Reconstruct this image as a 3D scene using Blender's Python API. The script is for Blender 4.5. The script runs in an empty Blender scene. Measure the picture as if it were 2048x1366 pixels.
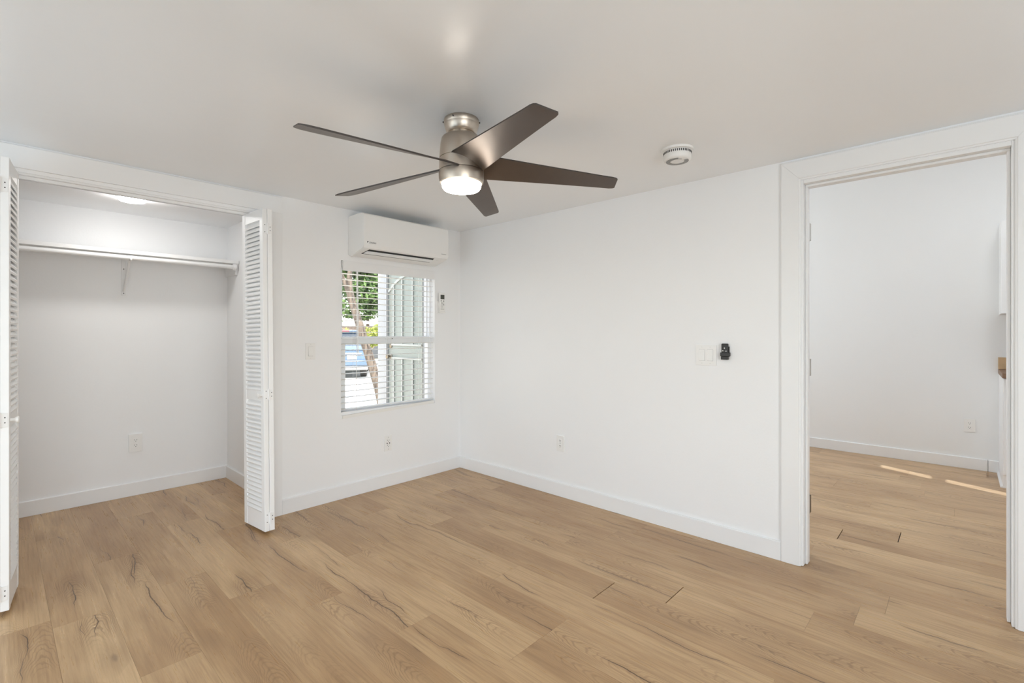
import bpy, bmesh, math, random
from mathutils import Vector, Matrix
random.seed(7)
R = math.radians
S = bpy.context.scene
C = S.collection

# ------------------------------------------------------------------ camera, world, sun, exposure
W_PX, F_PX, HORIZON, EYE = 2048.0, 963.28, 664.57, 1.2258
YAW = R(46.963)
cam_data = bpy.data.cameras.new('camera')
cam_data.sensor_width = 36.0
cam_data.lens = F_PX * 36.0 / W_PX
cam_data.shift_y = -(683.0 - HORIZON) / W_PX
cam_data.clip_start = 0.02
cam = bpy.data.objects.new('camera', cam_data)
cam.location = (0, 0, EYE)
cam.rotation_euler = (R(90), 0, -YAW)
C.objects.link(cam)
S.camera = cam

world = bpy.data.worlds.new('world')
S.world = world
world.use_nodes = True
wt = world.node_tree
wt.nodes.clear()
sky = wt.nodes.new('ShaderNodeTexSky')
sky.sky_type = 'NISHITA'
sky.sun_disc = False
sky.sun_elevation = R(55)
sky.sun_rotation = R(180 + 21.5)
sky.air_density = 1.0
sky.dust_density = 1.5
bgn = wt.nodes.new('ShaderNodeBackground')
bgn.inputs['Strength'].default_value = 0.90
wo = wt.nodes.new('ShaderNodeOutputWorld')
hs = wt.nodes.new('ShaderNodeHueSaturation'); hs.inputs['Saturation'].default_value = 0.5
wt.links.new(sky.outputs[0], hs.inputs['Color'])
wt.links.new(hs.outputs[0], bgn.inputs['Color'])
wt.links.new(bgn.outputs[0], wo.inputs['Surface'])

sun_data = bpy.data.lights.new('sun', 'SUN')
sun_data.energy = 14.0
sun_data.angle = R(0.6)
sun_data.color = (1.0, 0.96, 0.90)
sun = bpy.data.objects.new('sun', sun_data)
sun_dir = Vector((0.373 * math.cos(R(55)), 0.928 * math.cos(R(55)), -math.sin(R(55))))
sun.rotation_euler = sun_dir.to_track_quat('-Z', 'Y').to_euler()
sun.location = (-4, -12, 10)
C.objects.link(sun)

def area_light(name, loc, direction, sx, sy, watts, color):
    d = bpy.data.lights.new(name, 'AREA')
    d.shape = 'RECTANGLE'; d.size = sx; d.size_y = sy
    d.energy = watts; d.color = color
    o = bpy.data.objects.new(name, d)
    o.location = loc
    o.rotation_euler = Vector(direction).to_track_quat('-Z', 'Y').to_euler()
    C.objects.link(o)
    return o

# unseen fill lights added behind the camera, at the left and in the kitchen
area_light('fill_rear', (-0.3, -2.19, 0.95), (0, 1, 1.6), 2.6, 1.7, 62, (0.72, 0.88, 1.0))
area_light('fill_left', (-2.39, 1.90, 0.95), (1, 0, 1.5), 2.2, 1.7, 38, (0.72, 0.88, 1.0))
area_light('fill_kitchen', (4.7, 3.29, 1.6), (0, -1, 0), 1.6, 1.2, 32, (0.85, 0.94, 1.0))

S.view_settings.view_transform = 'Standard'
S.view_settings.look = 'None'
S.view_settings.gamma = 1.0
S.view_settings.use_curve_mapping = False
S.view_settings.exposure = -0.03
S.cycles.max_bounces = 10
S.cycles.diffuse_bounces = 7
S.cycles.glossy_bounces = 4
S.cycles.transparent_max_bounces = 16
S.cycles.sample_clamp_indirect = 10.0
S.cycles.caustics_reflective = False
S.cycles.caustics_refractive = False

# ------------------------------------------------------------------ materials
MATS = {}
def nodes_of(name):
    m = bpy.data.materials.new(name)
    m.use_nodes = True
    nt = m.node_tree
    b = nt.nodes['Principled BSDF']
    return m, nt, b

def srgb(r, g, b):
    def f(c):
        c /= 255.0
        return c / 12.92 if c <= 0.04045 else ((c + 0.055) / 1.055) ** 2.4
    return (f(r), f(g), f(b), 1.0)

def mat(name, col, rough=0.5, metal=0.0, spec=0.5, noise=0.0, scale=8.0, bump=0.0, bscale=60.0, stretch=None, emit=None, estr=0.0):
    m, nt, b = nodes_of(name)
    b.inputs['Roughness'].default_value = rough
    b.inputs['Metallic'].default_value = metal
    b.inputs['Specular IOR Level'].default_value = spec
    tc = nt.nodes.new('ShaderNodeTexCoord')
    mp = nt.nodes.new('ShaderNodeMapping')
    nt.links.new(tc.outputs['Object'], mp.inputs['Vector'])
    if stretch: mp.inputs['Scale'].default_value = stretch
    if noise > 0:
        n = nt.nodes.new('ShaderNodeTexNoise'); n.inputs['Scale'].default_value = scale; n.inputs['Detail'].default_value = 4
        nt.links.new(mp.outputs[0], n.inputs['Vector'])
        mx = nt.nodes.new('ShaderNodeMix'); mx.data_type = 'RGBA'
        mx.inputs['A'].default_value = tuple(c * (1 - noise) for c in col[:3]) + (1,)
        mx.inputs['B'].default_value = tuple(min(1, c * (1 + noise)) for c in col[:3]) + (1,)
        nt.links.new(n.outputs['Fac'], mx.inputs['Factor'])
        nt.links.new(mx.outputs['Result'], b.inputs['Base Color'])
    else:
        b.inputs['Base Color'].default_value = col
    if bump > 0:
        n2 = nt.nodes.new('ShaderNodeTexNoise'); n2.inputs['Scale'].default_value = bscale; n2.inputs['Detail'].default_value = 3
        nt.links.new(mp.outputs[0], n2.inputs['Vector'])
        bp = nt.nodes.new('ShaderNodeBump'); bp.inputs['Strength'].default_value = bump; bp.inputs['Distance'].default_value = 0.004
        nt.links.new(n2.outputs['Fac'], bp.inputs['Height'])
        nt.links.new(bp.outputs[0], b.inputs['Normal'])
    if emit:
        b.inputs['Emission Color'].default_value = emit
        b.inputs['Emission Strength'].default_value = estr
    MATS[name] = m
    return m

WALL = mat('wall_paint', (0.86, 0.865, 0.872, 1), 0.5, noise=0.012, scale=1.5, bump=0.10, bscale=90)
KWALL = mat('kitchen_wall_paint', (0.83, 0.84, 0.845, 1), 0.6, noise=0.012, scale=1.5, bump=0.08, bscale=90)
CEIL = mat('ceiling_gloss_paint', (0.875, 0.89, 0.905, 1), 0.27, spec=0.5, noise=0.01, scale=2, bump=0.05, bscale=25)
TRIM = mat('white_trim_paint', (0.83, 0.832, 0.834, 1), 0.38, noise=0.012, scale=6)
DOORW = mat('white_door_paint', (0.87, 0.87, 0.868, 1), 0.42, noise=0.015, scale=9)
PLASTIC = mat('white_plastic', (0.84, 0.835, 0.82, 1), 0.35, noise=0.006, scale=20)
VINYL = mat('white_vinyl', (0.86, 0.87, 0.88, 1), 0.35, noise=0.006, scale=20)
SLAT = mat('cream_blind_slat', (0.84, 0.83, 0.80, 1), 0.4, noise=0.01, scale=12)
GREYPL = mat('grey_plastic', (0.30, 0.30, 0.295, 1), 0.5, noise=0.02, scale=30)
DARK = mat('dark_recess', (0.012, 0.011, 0.010, 1), 0.7, noise=0.1, scale=20)
GAP = mat('gap_shadow_grey', (0.10, 0.095, 0.09, 1), 0.8, noise=0.1, scale=20)
BLACKPL = mat('black_plastic', (0.018, 0.017, 0.016, 1), 0.45, noise=0.1, scale=30)
LCD = mat('lcd_screen', (0.075, 0.08, 0.065, 1), 0.25, noise=0.15, scale=150)
NICKEL = mat('brushed_nickel', (0.56, 0.49, 0.415, 1), 0.34, metal=1.0, noise=0.06, scale=30, stretch=(1, 1, 40))
BLADE = mat('bronze_fan_blade', (0.115, 0.090, 0.074, 1), 0.38, metal=0.55, noise=0.08, scale=25)
BLADE_EDGE = mat('dark_blade_edge', (0.05, 0.04, 0.034, 1), 0.5, noise=0.1, scale=20)
STEEL = mat('satin_steel', (0.55, 0.53, 0.50, 1), 0.35, metal=1.0, noise=0.05, scale=40)
BRASSY = mat('aged_bronze_hinge', (0.20, 0.16, 0.11, 1), 0.4, metal=1.0, noise=0.15, scale=60)
SCREW = mat('screw_head', (0.10, 0.095, 0.09, 1), 0.5, metal=0.5, noise=0.1, scale=60)
FANGLASS = mat('lit_frosted_glass', (0.95, 0.9, 0.82, 1), 0.4, emit=(1.0, 0.90, 0.78, 1), estr=30.0, noise=0.01)
LED = mat('lit_led_diffuser', (0.95, 0.95, 0.95, 1), 0.4, emit=(1.0, 0.985, 0.96, 1), estr=76.0, noise=0.01)
KLED = mat('lit_kitchen_diffuser', (0.95, 0.95, 0.95, 1), 0.4, emit=(0.96, 0.98, 1.0, 1), estr=34.0, noise=0.01)
CABINET = mat('white_cabinet_lacquer', (0.84, 0.845, 0.85, 1), 0.35, noise=0.008, scale=9)
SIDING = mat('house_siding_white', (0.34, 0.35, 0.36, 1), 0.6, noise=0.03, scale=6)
SAGE = mat('sage_door_paint', (0.21, 0.235, 0.21, 1), 0.45, noise=0.03, scale=6)
SAGE_MOULD = mat('pale_door_moulding', (0.36, 0.375, 0.35, 1), 0.45, noise=0.03, scale=6)
CONCRETE = mat('driveway_concrete', (0.68, 0.63, 0.54, 1), 0.85, noise=0.10, scale=0.9, bump=0.3, bscale=30)
SOIL = mat('dry_soil', (0.30, 0.25, 0.19, 1), 0.9, noise=0.25, scale=2.0, bump=0.4, bscale=14)
CARPAINT = mat('pale_blue_car_paint', (0.065, 0.105, 0.165, 1), 0.3, metal=0.1, noise=0.02, scale=5)
CARDARK = mat('charcoal_car_paint', (0.06, 0.065, 0.07, 1), 0.3, metal=0.3, noise=0.05, scale=5)
CARGLASS = mat('tinted_car_glass', (0.05, 0.065, 0.08, 1), 0.08, noise=0.1, scale=3)
CARTRIM = mat('grey_bumper_plastic', (0.16, 0.17, 0.18, 1), 0.6, noise=0.05, scale=10)
CHROME = mat('chrome_garnish', (0.75, 0.77, 0.78, 1), 0.2, metal=1.0, noise=0.03, scale=10)
REDLENS = mat('red_lens', (0.55, 0.05, 0.05, 1), 0.2, noise=0.05, scale=20)
PLATEM = mat('licence_plate_white', (0.45, 0.45, 0.42, 1), 0.5, noise=0.03, scale=30)
PLATETXT = mat('licence_plate_print', (0.35, 0.42, 0.45, 1), 0.5, noise=0.03, scale=30)
TYRE = mat('tyre_rubber', (0.03, 0.029, 0.028, 1), 0.8, noise=0.2, scale=30)
ROOFM = mat('grey_shed_roof', (0.16, 0.15, 0.14, 1), 0.8, noise=0.15, scale=5)
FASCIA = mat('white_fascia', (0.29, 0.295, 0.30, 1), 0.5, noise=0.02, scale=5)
SHEDW = mat('brown_shed_wall', (0.13, 0.10, 0.08, 1), 0.8, noise=0.2, scale=5)
LOGO = mat('logo_grey', (0.06, 0.065, 0.075, 1), 0.5, noise=0.02)
BUTTON = mat('pale_button', (0.70, 0.70, 0.68, 1), 0.5, noise=0.02)

def glass_mat(name, col):
    m = bpy.data.materials.new(name); m.use_nodes = True
    nt = m.node_tree; nt.nodes.clear()
    o = nt.nodes.new('ShaderNodeOutputMaterial')
    t = nt.nodes.new('ShaderNodeBsdfTransparent'); t.inputs['Color'].default_value = col
    g = nt.nodes.new('ShaderNodeBsdfGlossy'); g.inputs['Roughness'].default_value = 0.02
    lw = nt.nodes.new('ShaderNodeLayerWeight'); lw.inputs['Blend'].default_value = 0.5
    pw = nt.nodes.new('ShaderNodeMath'); pw.operation = 'POWER'; pw.inputs[1].default_value = 4.0
    f = nt.nodes.new('ShaderNodeMath'); f.operation = 'MULTIPLY_ADD'; f.inputs[1].default_value = 0.7; f.inputs[2].default_value = 0.02
    nt.links.new(lw.outputs['Facing'], pw.inputs[0]); nt.links.new(pw.outputs[0], f.inputs[0])
    mx = nt.nodes.new('ShaderNodeMixShader')
    nt.links.new(f.outputs[0], mx.inputs[0]); nt.links.new(t.outputs[0], mx.inputs[1]); nt.links.new(g.outputs[0], mx.inputs[2])
    nt.links.new(mx.outputs[0], o.inputs['Surface'])
    return m
GLASS = glass_mat('window_glass', (0.98, 0.98, 0.97, 1))
TINT = glass_mat('tinted_glass', (0.60, 0.66, 0.76, 1))

def bark_mat():
    m, nt, b = nodes_of('pale_tree_bark')
    tc = nt.nodes.new('ShaderNodeTexCoord'); mp = nt.nodes.new('ShaderNodeMapping')
    mp.inputs['Scale'].default_value = (9, 9, 1.6)
    nt.links.new(tc.outputs['Object'], mp.inputs['Vector'])
    n = nt.nodes.new('ShaderNodeTexNoise'); n.inputs['Scale'].default_value = 2.4; n.inputs['Detail'].default_value = 6; n.inputs['Roughness'].default_value = 0.65
    nt.links.new(mp.outputs[0], n.inputs['Vector'])
    r = nt.nodes.new('ShaderNodeValToRGB')
    r.color_ramp.elements[0].position = 0.36; r.color_ramp.elements[0].color = srgb(34, 28, 24)
    r.color_ramp.elements[1].position = 0.58; r.color_ramp.elements[1].color = srgb(92, 82, 72)
    nt.links.new(n.outputs['Fac'], r.inputs[0]); nt.links.new(r.outputs[0], b.inputs['Base Color'])
    b.inputs['Roughness'].default_value = 0.9
    bp = nt.nodes.new('ShaderNodeBump'); bp.inputs['Strength'].default_value = 0.8; bp.inputs['Distance'].default_value = 0.02
    nt.links.new(n.outputs['Fac'], bp.inputs['Height']); nt.links.new(bp.outputs[0], b.inputs['Normal'])
    return m
BARK = bark_mat()

def leaf_mat(name, dark, light):
    m, nt, b = nodes_of(name)
    gnode = nt.nodes.new('ShaderNodeNewGeometry')
    r = nt.nodes.new('ShaderNodeValToRGB')
    r.color_ramp.elements[0].color = dark; r.color_ramp.elements[1].color = light
    nt.links.new(gnode.outputs['Random Per Island'], r.inputs[0])
    nt.links.new(r.outputs[0], b.inputs['Base Color'])
    b.inputs['Roughness'].default_value = 0.55
    tr = nt.nodes.new('ShaderNodeBsdfTranslucent')
    nt.links.new(r.outputs[0], tr.inputs['Color'])
    mx = nt.nodes.new('ShaderNodeMixShader'); mx.inputs[0].default_value = 0.35
    out = nt.nodes['Material Output']
    nt.links.new(b.outputs[0], mx.inputs[1]); nt.links.new(tr.outputs[0], mx.inputs[2]); nt.links.new(mx.outputs[0], out.inputs['Surface'])
    return m
LEAF = leaf_mat('tree_leaf', srgb(38, 62, 32), srgb(104, 132, 72))
LEAF_Y = leaf_mat('bush_leaf', srgb(92, 108, 34), srgb(160, 166, 80))

def block_mat():
    m, nt, b = nodes_of('butcher_block')
    tc = nt.nodes.new('ShaderNodeTexCoord')
    br = nt.nodes.new('ShaderNodeTexBrick')
    br.inputs['Scale'].default_value = 1.0
    br.inputs['Color1'].default_value = srgb(216, 184, 142); br.inputs['Color2'].default_value = srgb(198, 160, 116); br.inputs['Mortar'].default_value = srgb(150, 110, 72)
    br.inputs['Mortar Size'].default_value = 0.002; br.inputs['Brick Width'].default_value = 0.30; br.inputs['Row Height'].default_value = 0.045
    mp = nt.nodes.new('ShaderNodeMapping'); mp.inputs['Rotation'].default_value = (R(90), R(0), R(90))
    nt.links.new(tc.outputs['Object'], mp.inputs['Vector']); nt.links.new(mp.outputs[0], br.inputs['Vector'])
    n = nt.nodes.new('ShaderNodeTexNoise'); n.inputs['Scale'].default_value = 18; n.inputs['Detail'].default_value = 5
    nt.links.new(tc.outputs['Object'], n.inputs['Vector'])
    mx = nt.nodes.new('ShaderNodeMix'); mx.data_type = 'RGBA'; mx.blend_type = 'MULTIPLY'; mx.inputs['Factor'].default_value = 0.35
    nt.links.new(br.outputs['Color'], mx.inputs['A']); nt.links.new(n.outputs['Fac'], mx.inputs['B'])
    nt.links.new(mx.outputs['Result'], b.inputs['Base Color'])
    b.inputs['Roughness'].default_value = 0.45
    return m
BLOCK = block_mat()
BLOCK_EDGE = mat('butcher_block_edge', srgb(126, 96, 72), 0.5, noise=0.12, scale=20)

def plank_mat():
    m, nt, b = nodes_of('oak_plank')
    L = nt.links.new
    def math_(op, a=None, bb=None, c=None):
        n = nt.nodes.new('ShaderNodeMath'); n.operation = op
        for i, v in enumerate((a, bb, c)):
            if v is None: continue
            if isinstance(v, (int, float)): n.inputs[i].default_value = v
            else: L(v, n.inputs[i])
        return n.outputs[0]
    def noise(vec, scale, detail=3, rough=0.5, dist=0.0):
        n = nt.nodes.new('ShaderNodeTexNoise')
        n.inputs['Scale'].default_value = scale; n.inputs['Detail'].default_value = detail
        n.inputs['Roughness'].default_value = rough; n.inputs['Distortion'].default_value = dist
        L(vec, n.inputs['Vector']); return n.outputs['Fac']
    def stretch(vec, sx, sy, sz=1.0):
        n = nt.nodes.new('ShaderNodeVectorMath'); n.operation = 'MULTIPLY'
        L(vec, n.inputs[0]); n.inputs[1].default_value = (sx, sy, sz); return n.outputs[0]
    def smooth(v, lo, hi, a=0.0, bb=1.0):
        n = nt.nodes.new('ShaderNodeMapRange'); n.interpolation_type = 'SMOOTHSTEP'
        L(v, n.inputs['Value']); n.inputs['From Min'].default_value = lo; n.inputs['From Max'].default_value = hi
        n.inputs['To Min'].default_value = a; n.inputs['To Max'].default_value = bb
        return n.outputs['Result']
    def mix(fac, A, B, blend='MIX'):
        n = nt.nodes.new('ShaderNodeMix'); n.data_type = 'RGBA'; n.blend_type = blend
        if isinstance(fac, (int, float)): n.inputs['Factor'].default_value = fac
        else: L(fac, n.inputs['Factor'])
        for key, v in (('A', A), ('B', B)):
            if isinstance(v, tuple): n.inputs[key].default_value = v
            else: L(v, n.inputs[key])
        return n.outputs['Result']
    tc = nt.nodes.new('ShaderNodeTexCoord')
    ax = nt.nodes.new('ShaderNodeAttribute'); ax.attribute_name = 'plank_x'; px = ax.outputs['Fac']
    at = nt.nodes.new('ShaderNodeAttribute'); at.attribute_name = 'plank_seed'
    seed = at.outputs['Fac']
    comb = nt.nodes.new('ShaderNodeCombineXYZ')
    L(math_('MULTIPLY', seed, 37.0), comb.inputs[0]); L(math_('MULTIPLY', seed, 91.0), comb.inputs[1]); L(math_('MULTIPLY', seed, 13.0), comb.inputs[2])
    add = nt.nodes.new('ShaderNodeVectorMath'); add.operation = 'ADD'
    L(tc.outputs['Object'], add.inputs[0]); L(comb.outputs[0], add.inputs[1])
    P = add.outputs[0]
    # slow tone, fine fibres, cathedral rings, cracks, knots
    slow = noise(stretch(P, 5, 1.3), 1.0, 3, 0.5)
    fibre = noise(stretch(P, 95, 3.0), 1.0, 5, 0.65)
    fibre2 = noise(stretch(P, 26, 1.1), 1.0, 4, 0.6)
    sep = nt.nodes.new('ShaderNodeSeparateXYZ'); L(P, sep.inputs[0]); yy = sep.outputs[1]
    def line_noise(freq, off, detail=2, rough=0.5):
        c = nt.nodes.new('ShaderNodeCombineXYZ')
        L(math_('ADD', math_('MULTIPLY', seed, 57.0), off), c.inputs[0]); L(math_('MULTIPLY', yy, freq), c.inputs[1]); c.inputs[2].default_value = off
        return noise(c.outputs[0], 1.0, detail, rough)
    def fract_seed(k):
        return math_('FRACT', math_('MULTIPLY', seed, k))
    def crack_line(k, off, wid):
        cen = math_('MULTIPLY', math_('SUBTRACT', fract_seed(k), 0.5), 0.13)
        wob = math_('MULTIPLY', math_('SUBTRACT', line_noise(2.6, off, 2), 0.5), 0.13)
        jit = math_('MULTIPLY', math_('SUBTRACT', line_noise(17.0, off + 3.0, 3, 0.6), 0.5), 0.015)
        d = math_('ABSOLUTE', math_('SUBTRACT', math_('SUBTRACT', math_('SUBTRACT', px, cen), wob), jit))
        m_ = smooth(line_noise(1.7, off + 9.0, 2), 0.52, 0.66)
        w = math_('MULTIPLY', m_, wid)
        core = smooth(math_('DIVIDE', d, math_('ADD', w, 0.00001)), 0.35, 1.0, 1.0, 0.0)
        halo = math_('MULTIPLY', smooth(d, 0.0, 0.020, 1.0, 0.0), m_)
        return core, halo, d, m_, math_('ADD', cen, wob)
    c1, h1, d1, m1, cen1 = crack_line(7.31, 0.0, 0.0032)
    c2, h2, d2, m2, cen2 = crack_line(13.77, 21.0, 0.0026)
    crack = math_('MAXIMUM', c1, c2)
    halo = math_('MAXIMUM', h1, h2)
    # cathedral figure: nested parabolas around the plank heart
    q = math_('DIVIDE', math_('SUBTRACT', px, cen1), 0.060)
    warp = noise(stretch(P, 16, 5), 1.0, 3, 0.55)
    v = math_('ADD', math_('ADD', math_('MULTIPLY', yy, 24.0), math_('MULTIPLY', math_('MULTIPLY', q, q), 6.0)), math_('MULTIPLY', warp, 5.0))
    ring = smooth(math_('SINE', math_('MULTIPLY', v, 6.2832)), 0.2, 1.0)
    ring_area = math_('MULTIPLY', smooth(line_noise(1.5, 40.0, 2), 0.47, 0.60), smooth(math_('ABSOLUTE', q), 0.9, 1.5, 1.0, 0.0))
    ring = math_('MULTIPLY', ring, ring_area)
    vor = nt.nodes.new('ShaderNodeTexVoronoi'); vor.inputs['Scale'].default_value = 1.0
    L(stretch(P, 9.0, 3.2), vor.inputs['Vector'])
    kd = vor.outputs['Distance']
    sepc = nt.nodes.new('ShaderNodeSeparateColor'); L(vor.outputs['Color'], sepc.inputs[0])
    kmask = smooth(sepc.outputs[0], 0.82, 0.86)
    knot = math_('MULTIPLY', smooth(math_('ADD', kd, math_('MULTIPLY', fibre2, 0.12)), 0.09, 0.19, 1.0, 0.0), kmask)
    smudge = math_('MULTIPLY', smooth(math_('ADD', kd, math_('MULTIPLY', fibre2, 0.3)), 0.22, 0.75, 1.0, 0.0), kmask)
    tone = nt.nodes.new('ShaderNodeValToRGB')
    e = tone.color_ramp.elements
    e[0].position = 0.0; e[0].color = TONE_D
    e[1].position = 1.0; e[1].color = TONE_L
    tv = math_('ADD', math_('MULTIPLY', seed, 0.50), math_('MULTIPLY', smooth(slow, 0.35, 0.65), 0.50))
    L(tv, tone.inputs[0])
    col = tone.outputs[0]
    col = mix(smooth(fibre, 0.35, 0.75, 0.0, 0.42), col, FIB_D)
    col = mix(smooth(fibre2, 0.52, 0.80, 0.0, 0.32), col, FIB_D)
    col = mix(math_('MULTIPLY', halo, 0.34), col, FIB_D)
    col = mix(math_('MULTIPLY', ring, 0.44), col, FIB_D)
    col = mix(math_('MULTIPLY', smudge, 0.30), col, FIB_D)
    col = mix(math_('MULTIPLY', knot, 0.40), col, CRACK_C)
    col = mix(math_('MULTIPLY', crack, 0.80), col, CRACK_C)
    L(col, b.inputs['Base Color'])
    b.inputs['Specular IOR Level'].default_value = 0.45
    L(smooth(fibre, 0.2, 0.8, 0.25, 0.36), b.inputs['Roughness'])
    h = math_('SUBTRACT', math_('MULTIPLY', fibre, 0.35), math_('ADD', math_('MULTIPLY', ring, 0.5), crack))
    bp = nt.nodes.new('ShaderNodeBump'); bp.inputs['Strength'].default_value = 0.22; bp.inputs['Distance'].default_value = 0.0018
    L(h, bp.inputs['Height']); L(bp.outputs[0], b.inputs['Normal'])
    return m
TONE_D, TONE_L = srgb(174, 138, 98), srgb(210, 177, 134)
FIB_D, CRACK_C = srgb(126, 94, 64), srgb(66, 47, 33)
PLANK = plank_mat()

# ------------------------------------------------------------------ mesh helpers
def bm_new(): return bmesh.new()

def add_box(bm, x0, x1, y0, y1, z0, z1, bev=0.0, seg=1, M=None, mi=0):
    co = [(x0, y0, z0), (x1, y0, z0), (x1, y1, z0), (x0, y1, z0), (x0, y0, z1), (x1, y0, z1), (x1, y1, z1), (x0, y1, z1)]
    vs = [bm.verts.new(Vector(c)) for c in co]
    fs = []
    for f in ((3, 2, 1, 0), (4, 5, 6, 7), (0, 1, 5, 4), (1, 2, 6, 5), (2, 3, 7, 6), (3, 0, 4, 7)):
        fc = bm.faces.new([vs[i] for i in f]); fc.material_index = mi; fs.append(fc)
    geom = list(vs)
    if bev > 0:
        es = list({e for v in vs for e in v.link_edges})
        r = bmesh.ops.bevel(bm, geom=es, offset=bev, segments=seg, affect='EDGES', profile=0.5)
        geom = list({v for f in r['faces'] for v in f.verts} | {v for v in vs if v.is_valid})
    if M is not None:
        bmesh.ops.transform(bm, matrix=M, verts=geom)
    return geom

def add_prism(bm, poly, axis, a0, a1, M=None, mi=0):
    """extrude a polygon (list of 2D points) along axis 'x','y','z'"""
    def P(p, a):
        return {'x': (a, p[0], p[1]), 'y': (p[0], a, p[1]), 'z': (p[0], p[1], a)}[axis]
    v0 = [bm.verts.new(P(p, a0)) for p in poly]
    v1 = [bm.verts.new(P(p, a1)) for p in poly]
    n = len(poly)
    for i in range(n):
        bm.faces.new((v0[i], v0[(i + 1) % n], v1[(i + 1) % n], v1[i])).material_index = mi
    bm.faces.new(list(reversed(v0))).material_index = mi
    bm.faces.new(v1).material_index = mi
    if M is not None:
        bmesh.ops.transform(bm, matrix=M, verts=v0 + v1)
    return v0 + v1

def add_lathe(bm, prof, seg=48, center=(0, 0), M=None):
    """prof: list of (r, z); r = 0 closes to a point"""
    rings = []
    allv = []
    for r, z in prof:
        if r < 1e-6:
            v = bm.verts.new((center[0], center[1], z)); rings.append([v]); allv.append(v)
        else:
            ring = [bm.verts.new((center[0] + r * math.cos(2 * math.pi * i / seg), center[1] + r * math.sin(2 * math.pi * i / seg), z)) for i in range(seg)]
            rings.append(ring); allv += ring
    for a, b in zip(rings, rings[1:]):
        if len(a) == 1 and len(b) == 1: continue
        for i in range(seg):
            j = (i + 1) % seg
            if len(a) == 1: bm.faces.new((a[0], b[j], b[i]))
            elif len(b) == 1: bm.faces.new((a[i], a[j], b[0]))
            else: bm.faces.new((a[i], a[j], b[j], b[i]))
    if M is not None: bmesh.ops.transform(bm, matrix=M, verts=allv)
    return allv

def add_tube(bm, pts, rad, seg=12, caps=True):
    pts = [Vector(p) for p in pts]
    if isinstance(rad, (int, float)): rad = [rad] * len(pts)
    rings = []
    prev = None
    for i, p in enumerate(pts):
        t = (pts[min(i + 1, len(pts) - 1)] - pts[max(i - 1, 0)]).normalized()
        if prev is None:
            up = Vector((0, 0, 1)) if abs(t.z) < 0.9 else Vector((1, 0, 0))
            u = t.cross(up).normalized()
        else:
            u = (prev - t * prev.dot(t)).normalized()
        w = t.cross(u); prev = u
        rings.append([bm.verts.new(p + (u * math.cos(2 * math.pi * k / seg) + w * math.sin(2 * math.pi * k / seg)) * rad[i]) for k in range(seg)])
    for a, b in zip(rings, rings[1:]):
        for k in range(seg):
            bm.faces.new((a[k], a[(k + 1) % seg], b[(k + 1) % seg], b[k]))
    if caps:
        bm.faces.new(list(reversed(rings[0]))); bm.faces.new(rings[-1])

def add_cyl(bm, p0, p1, r, seg=20): add_tube(bm, [p0, p1], r, seg)

def obj(name, bm, m, parent=None, smooth=None, loc=None):
    me = bpy.data.meshes.new(name)
    bmesh.ops.recalc_face_normals(bm, faces=bm.faces[:])
    bm.to_mesh(me); bm.free()
    for mm in (m if isinstance(m, (list, tuple)) else [m]): me.materials.append(mm)
    if smooth is not None:
        for p in me.polygons: p.use_smooth = True
        me.set_sharp_from_angle(angle=R(smooth))
    o = bpy.data.objects.new(name, me)
    C.objects.link(o)
    if parent: o.parent = parent
    if loc: o.location = loc
    return o

def tag(o, label, cat=None, group=None, kind=None):
    o['label'] = label
    if cat: o['category'] = cat
    if group: o['group'] = group
    if kind: o['kind'] = kind
    return o

def thing(name, loc, label, cat, rz=0.0, group=None, kind=None):
    o = bpy.data.objects.new(name, None)
    o.empty_display_size = 0.05
    C.objects.link(o)
    o.location = loc; o.rotation_euler = (0, 0, rz)
    return tag(o, label, cat, group, kind)

def struct(name, bm, m, label, cat):
    return tag(obj(name, bm, m), label, cat, kind='structure')

def rect_with_holes(bm, axis, a0, a1, u0, u1, z0, z1, holes):
    """solid wall slab between planes a0..a1 on axis, spanning u0..u1, z0..z1, with rectangular holes (u0,u1,z0,z1)"""
    us = sorted({u0, u1, *[h[0] for h in holes], *[h[1] for h in holes]})
    zs = sorted({z0, z1, *[h[2] for h in holes], *[h[3] for h in holes]})
    us = [u for u in us if u0 <= u <= u1]; zs = [z for z in zs if z0 <= z <= z1]
    def solid(i, j):
        if i < 0 or j < 0 or i >= len(us) - 1 or j >= len(zs) - 1: return False
        cu, cz = (us[i] + us[i + 1]) / 2, (zs[j] + zs[j + 1]) / 2
        return not any(h[0] < cu < h[1] and h[2] < cz < h[3] for h in holes)
    cache = {}
    def V(a, u, z):
        k = (a, u, z)
        if k not in cache:
            cache[k] = bm.verts.new((a, u, z) if axis == 'x' else (u, a, z))
        return cache[k]
    for i in range(len(us) - 1):
        for j in range(len(zs) - 1):
            if not solid(i, j): continue
            ua, ub, za, zb = us[i], us[i + 1], zs[j], zs[j + 1]
            bm.faces.new((V(a0, ua, za), V(a0, ub, za), V(a0, ub, zb), V(a0, ua, zb)))
            bm.faces.new((V(a1, ua, za), V(a1, ua, zb), V(a1, ub, zb), V(a1, ub, za)))
            if not solid(i - 1, j): bm.faces.new((V(a0, ua, za), V(a0, ua, zb), V(a1, ua, zb), V(a1, ua, za)))
            if not solid(i + 1, j): bm.faces.new((V(a0, ub, za), V(a1, ub, za), V(a1, ub, zb), V(a0, ub, zb)))
            if not solid(i, j - 1): bm.faces.new((V(a0, ua, za), V(a1, ua, za), V(a1, ub, za), V(a0, ub, za)))
            if not solid(i, j + 1): bm.faces.new((V(a0, ua, zb), V(a0, ub, zb), V(a1, ub, zb), V(a1, ua, zb)))

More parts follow.
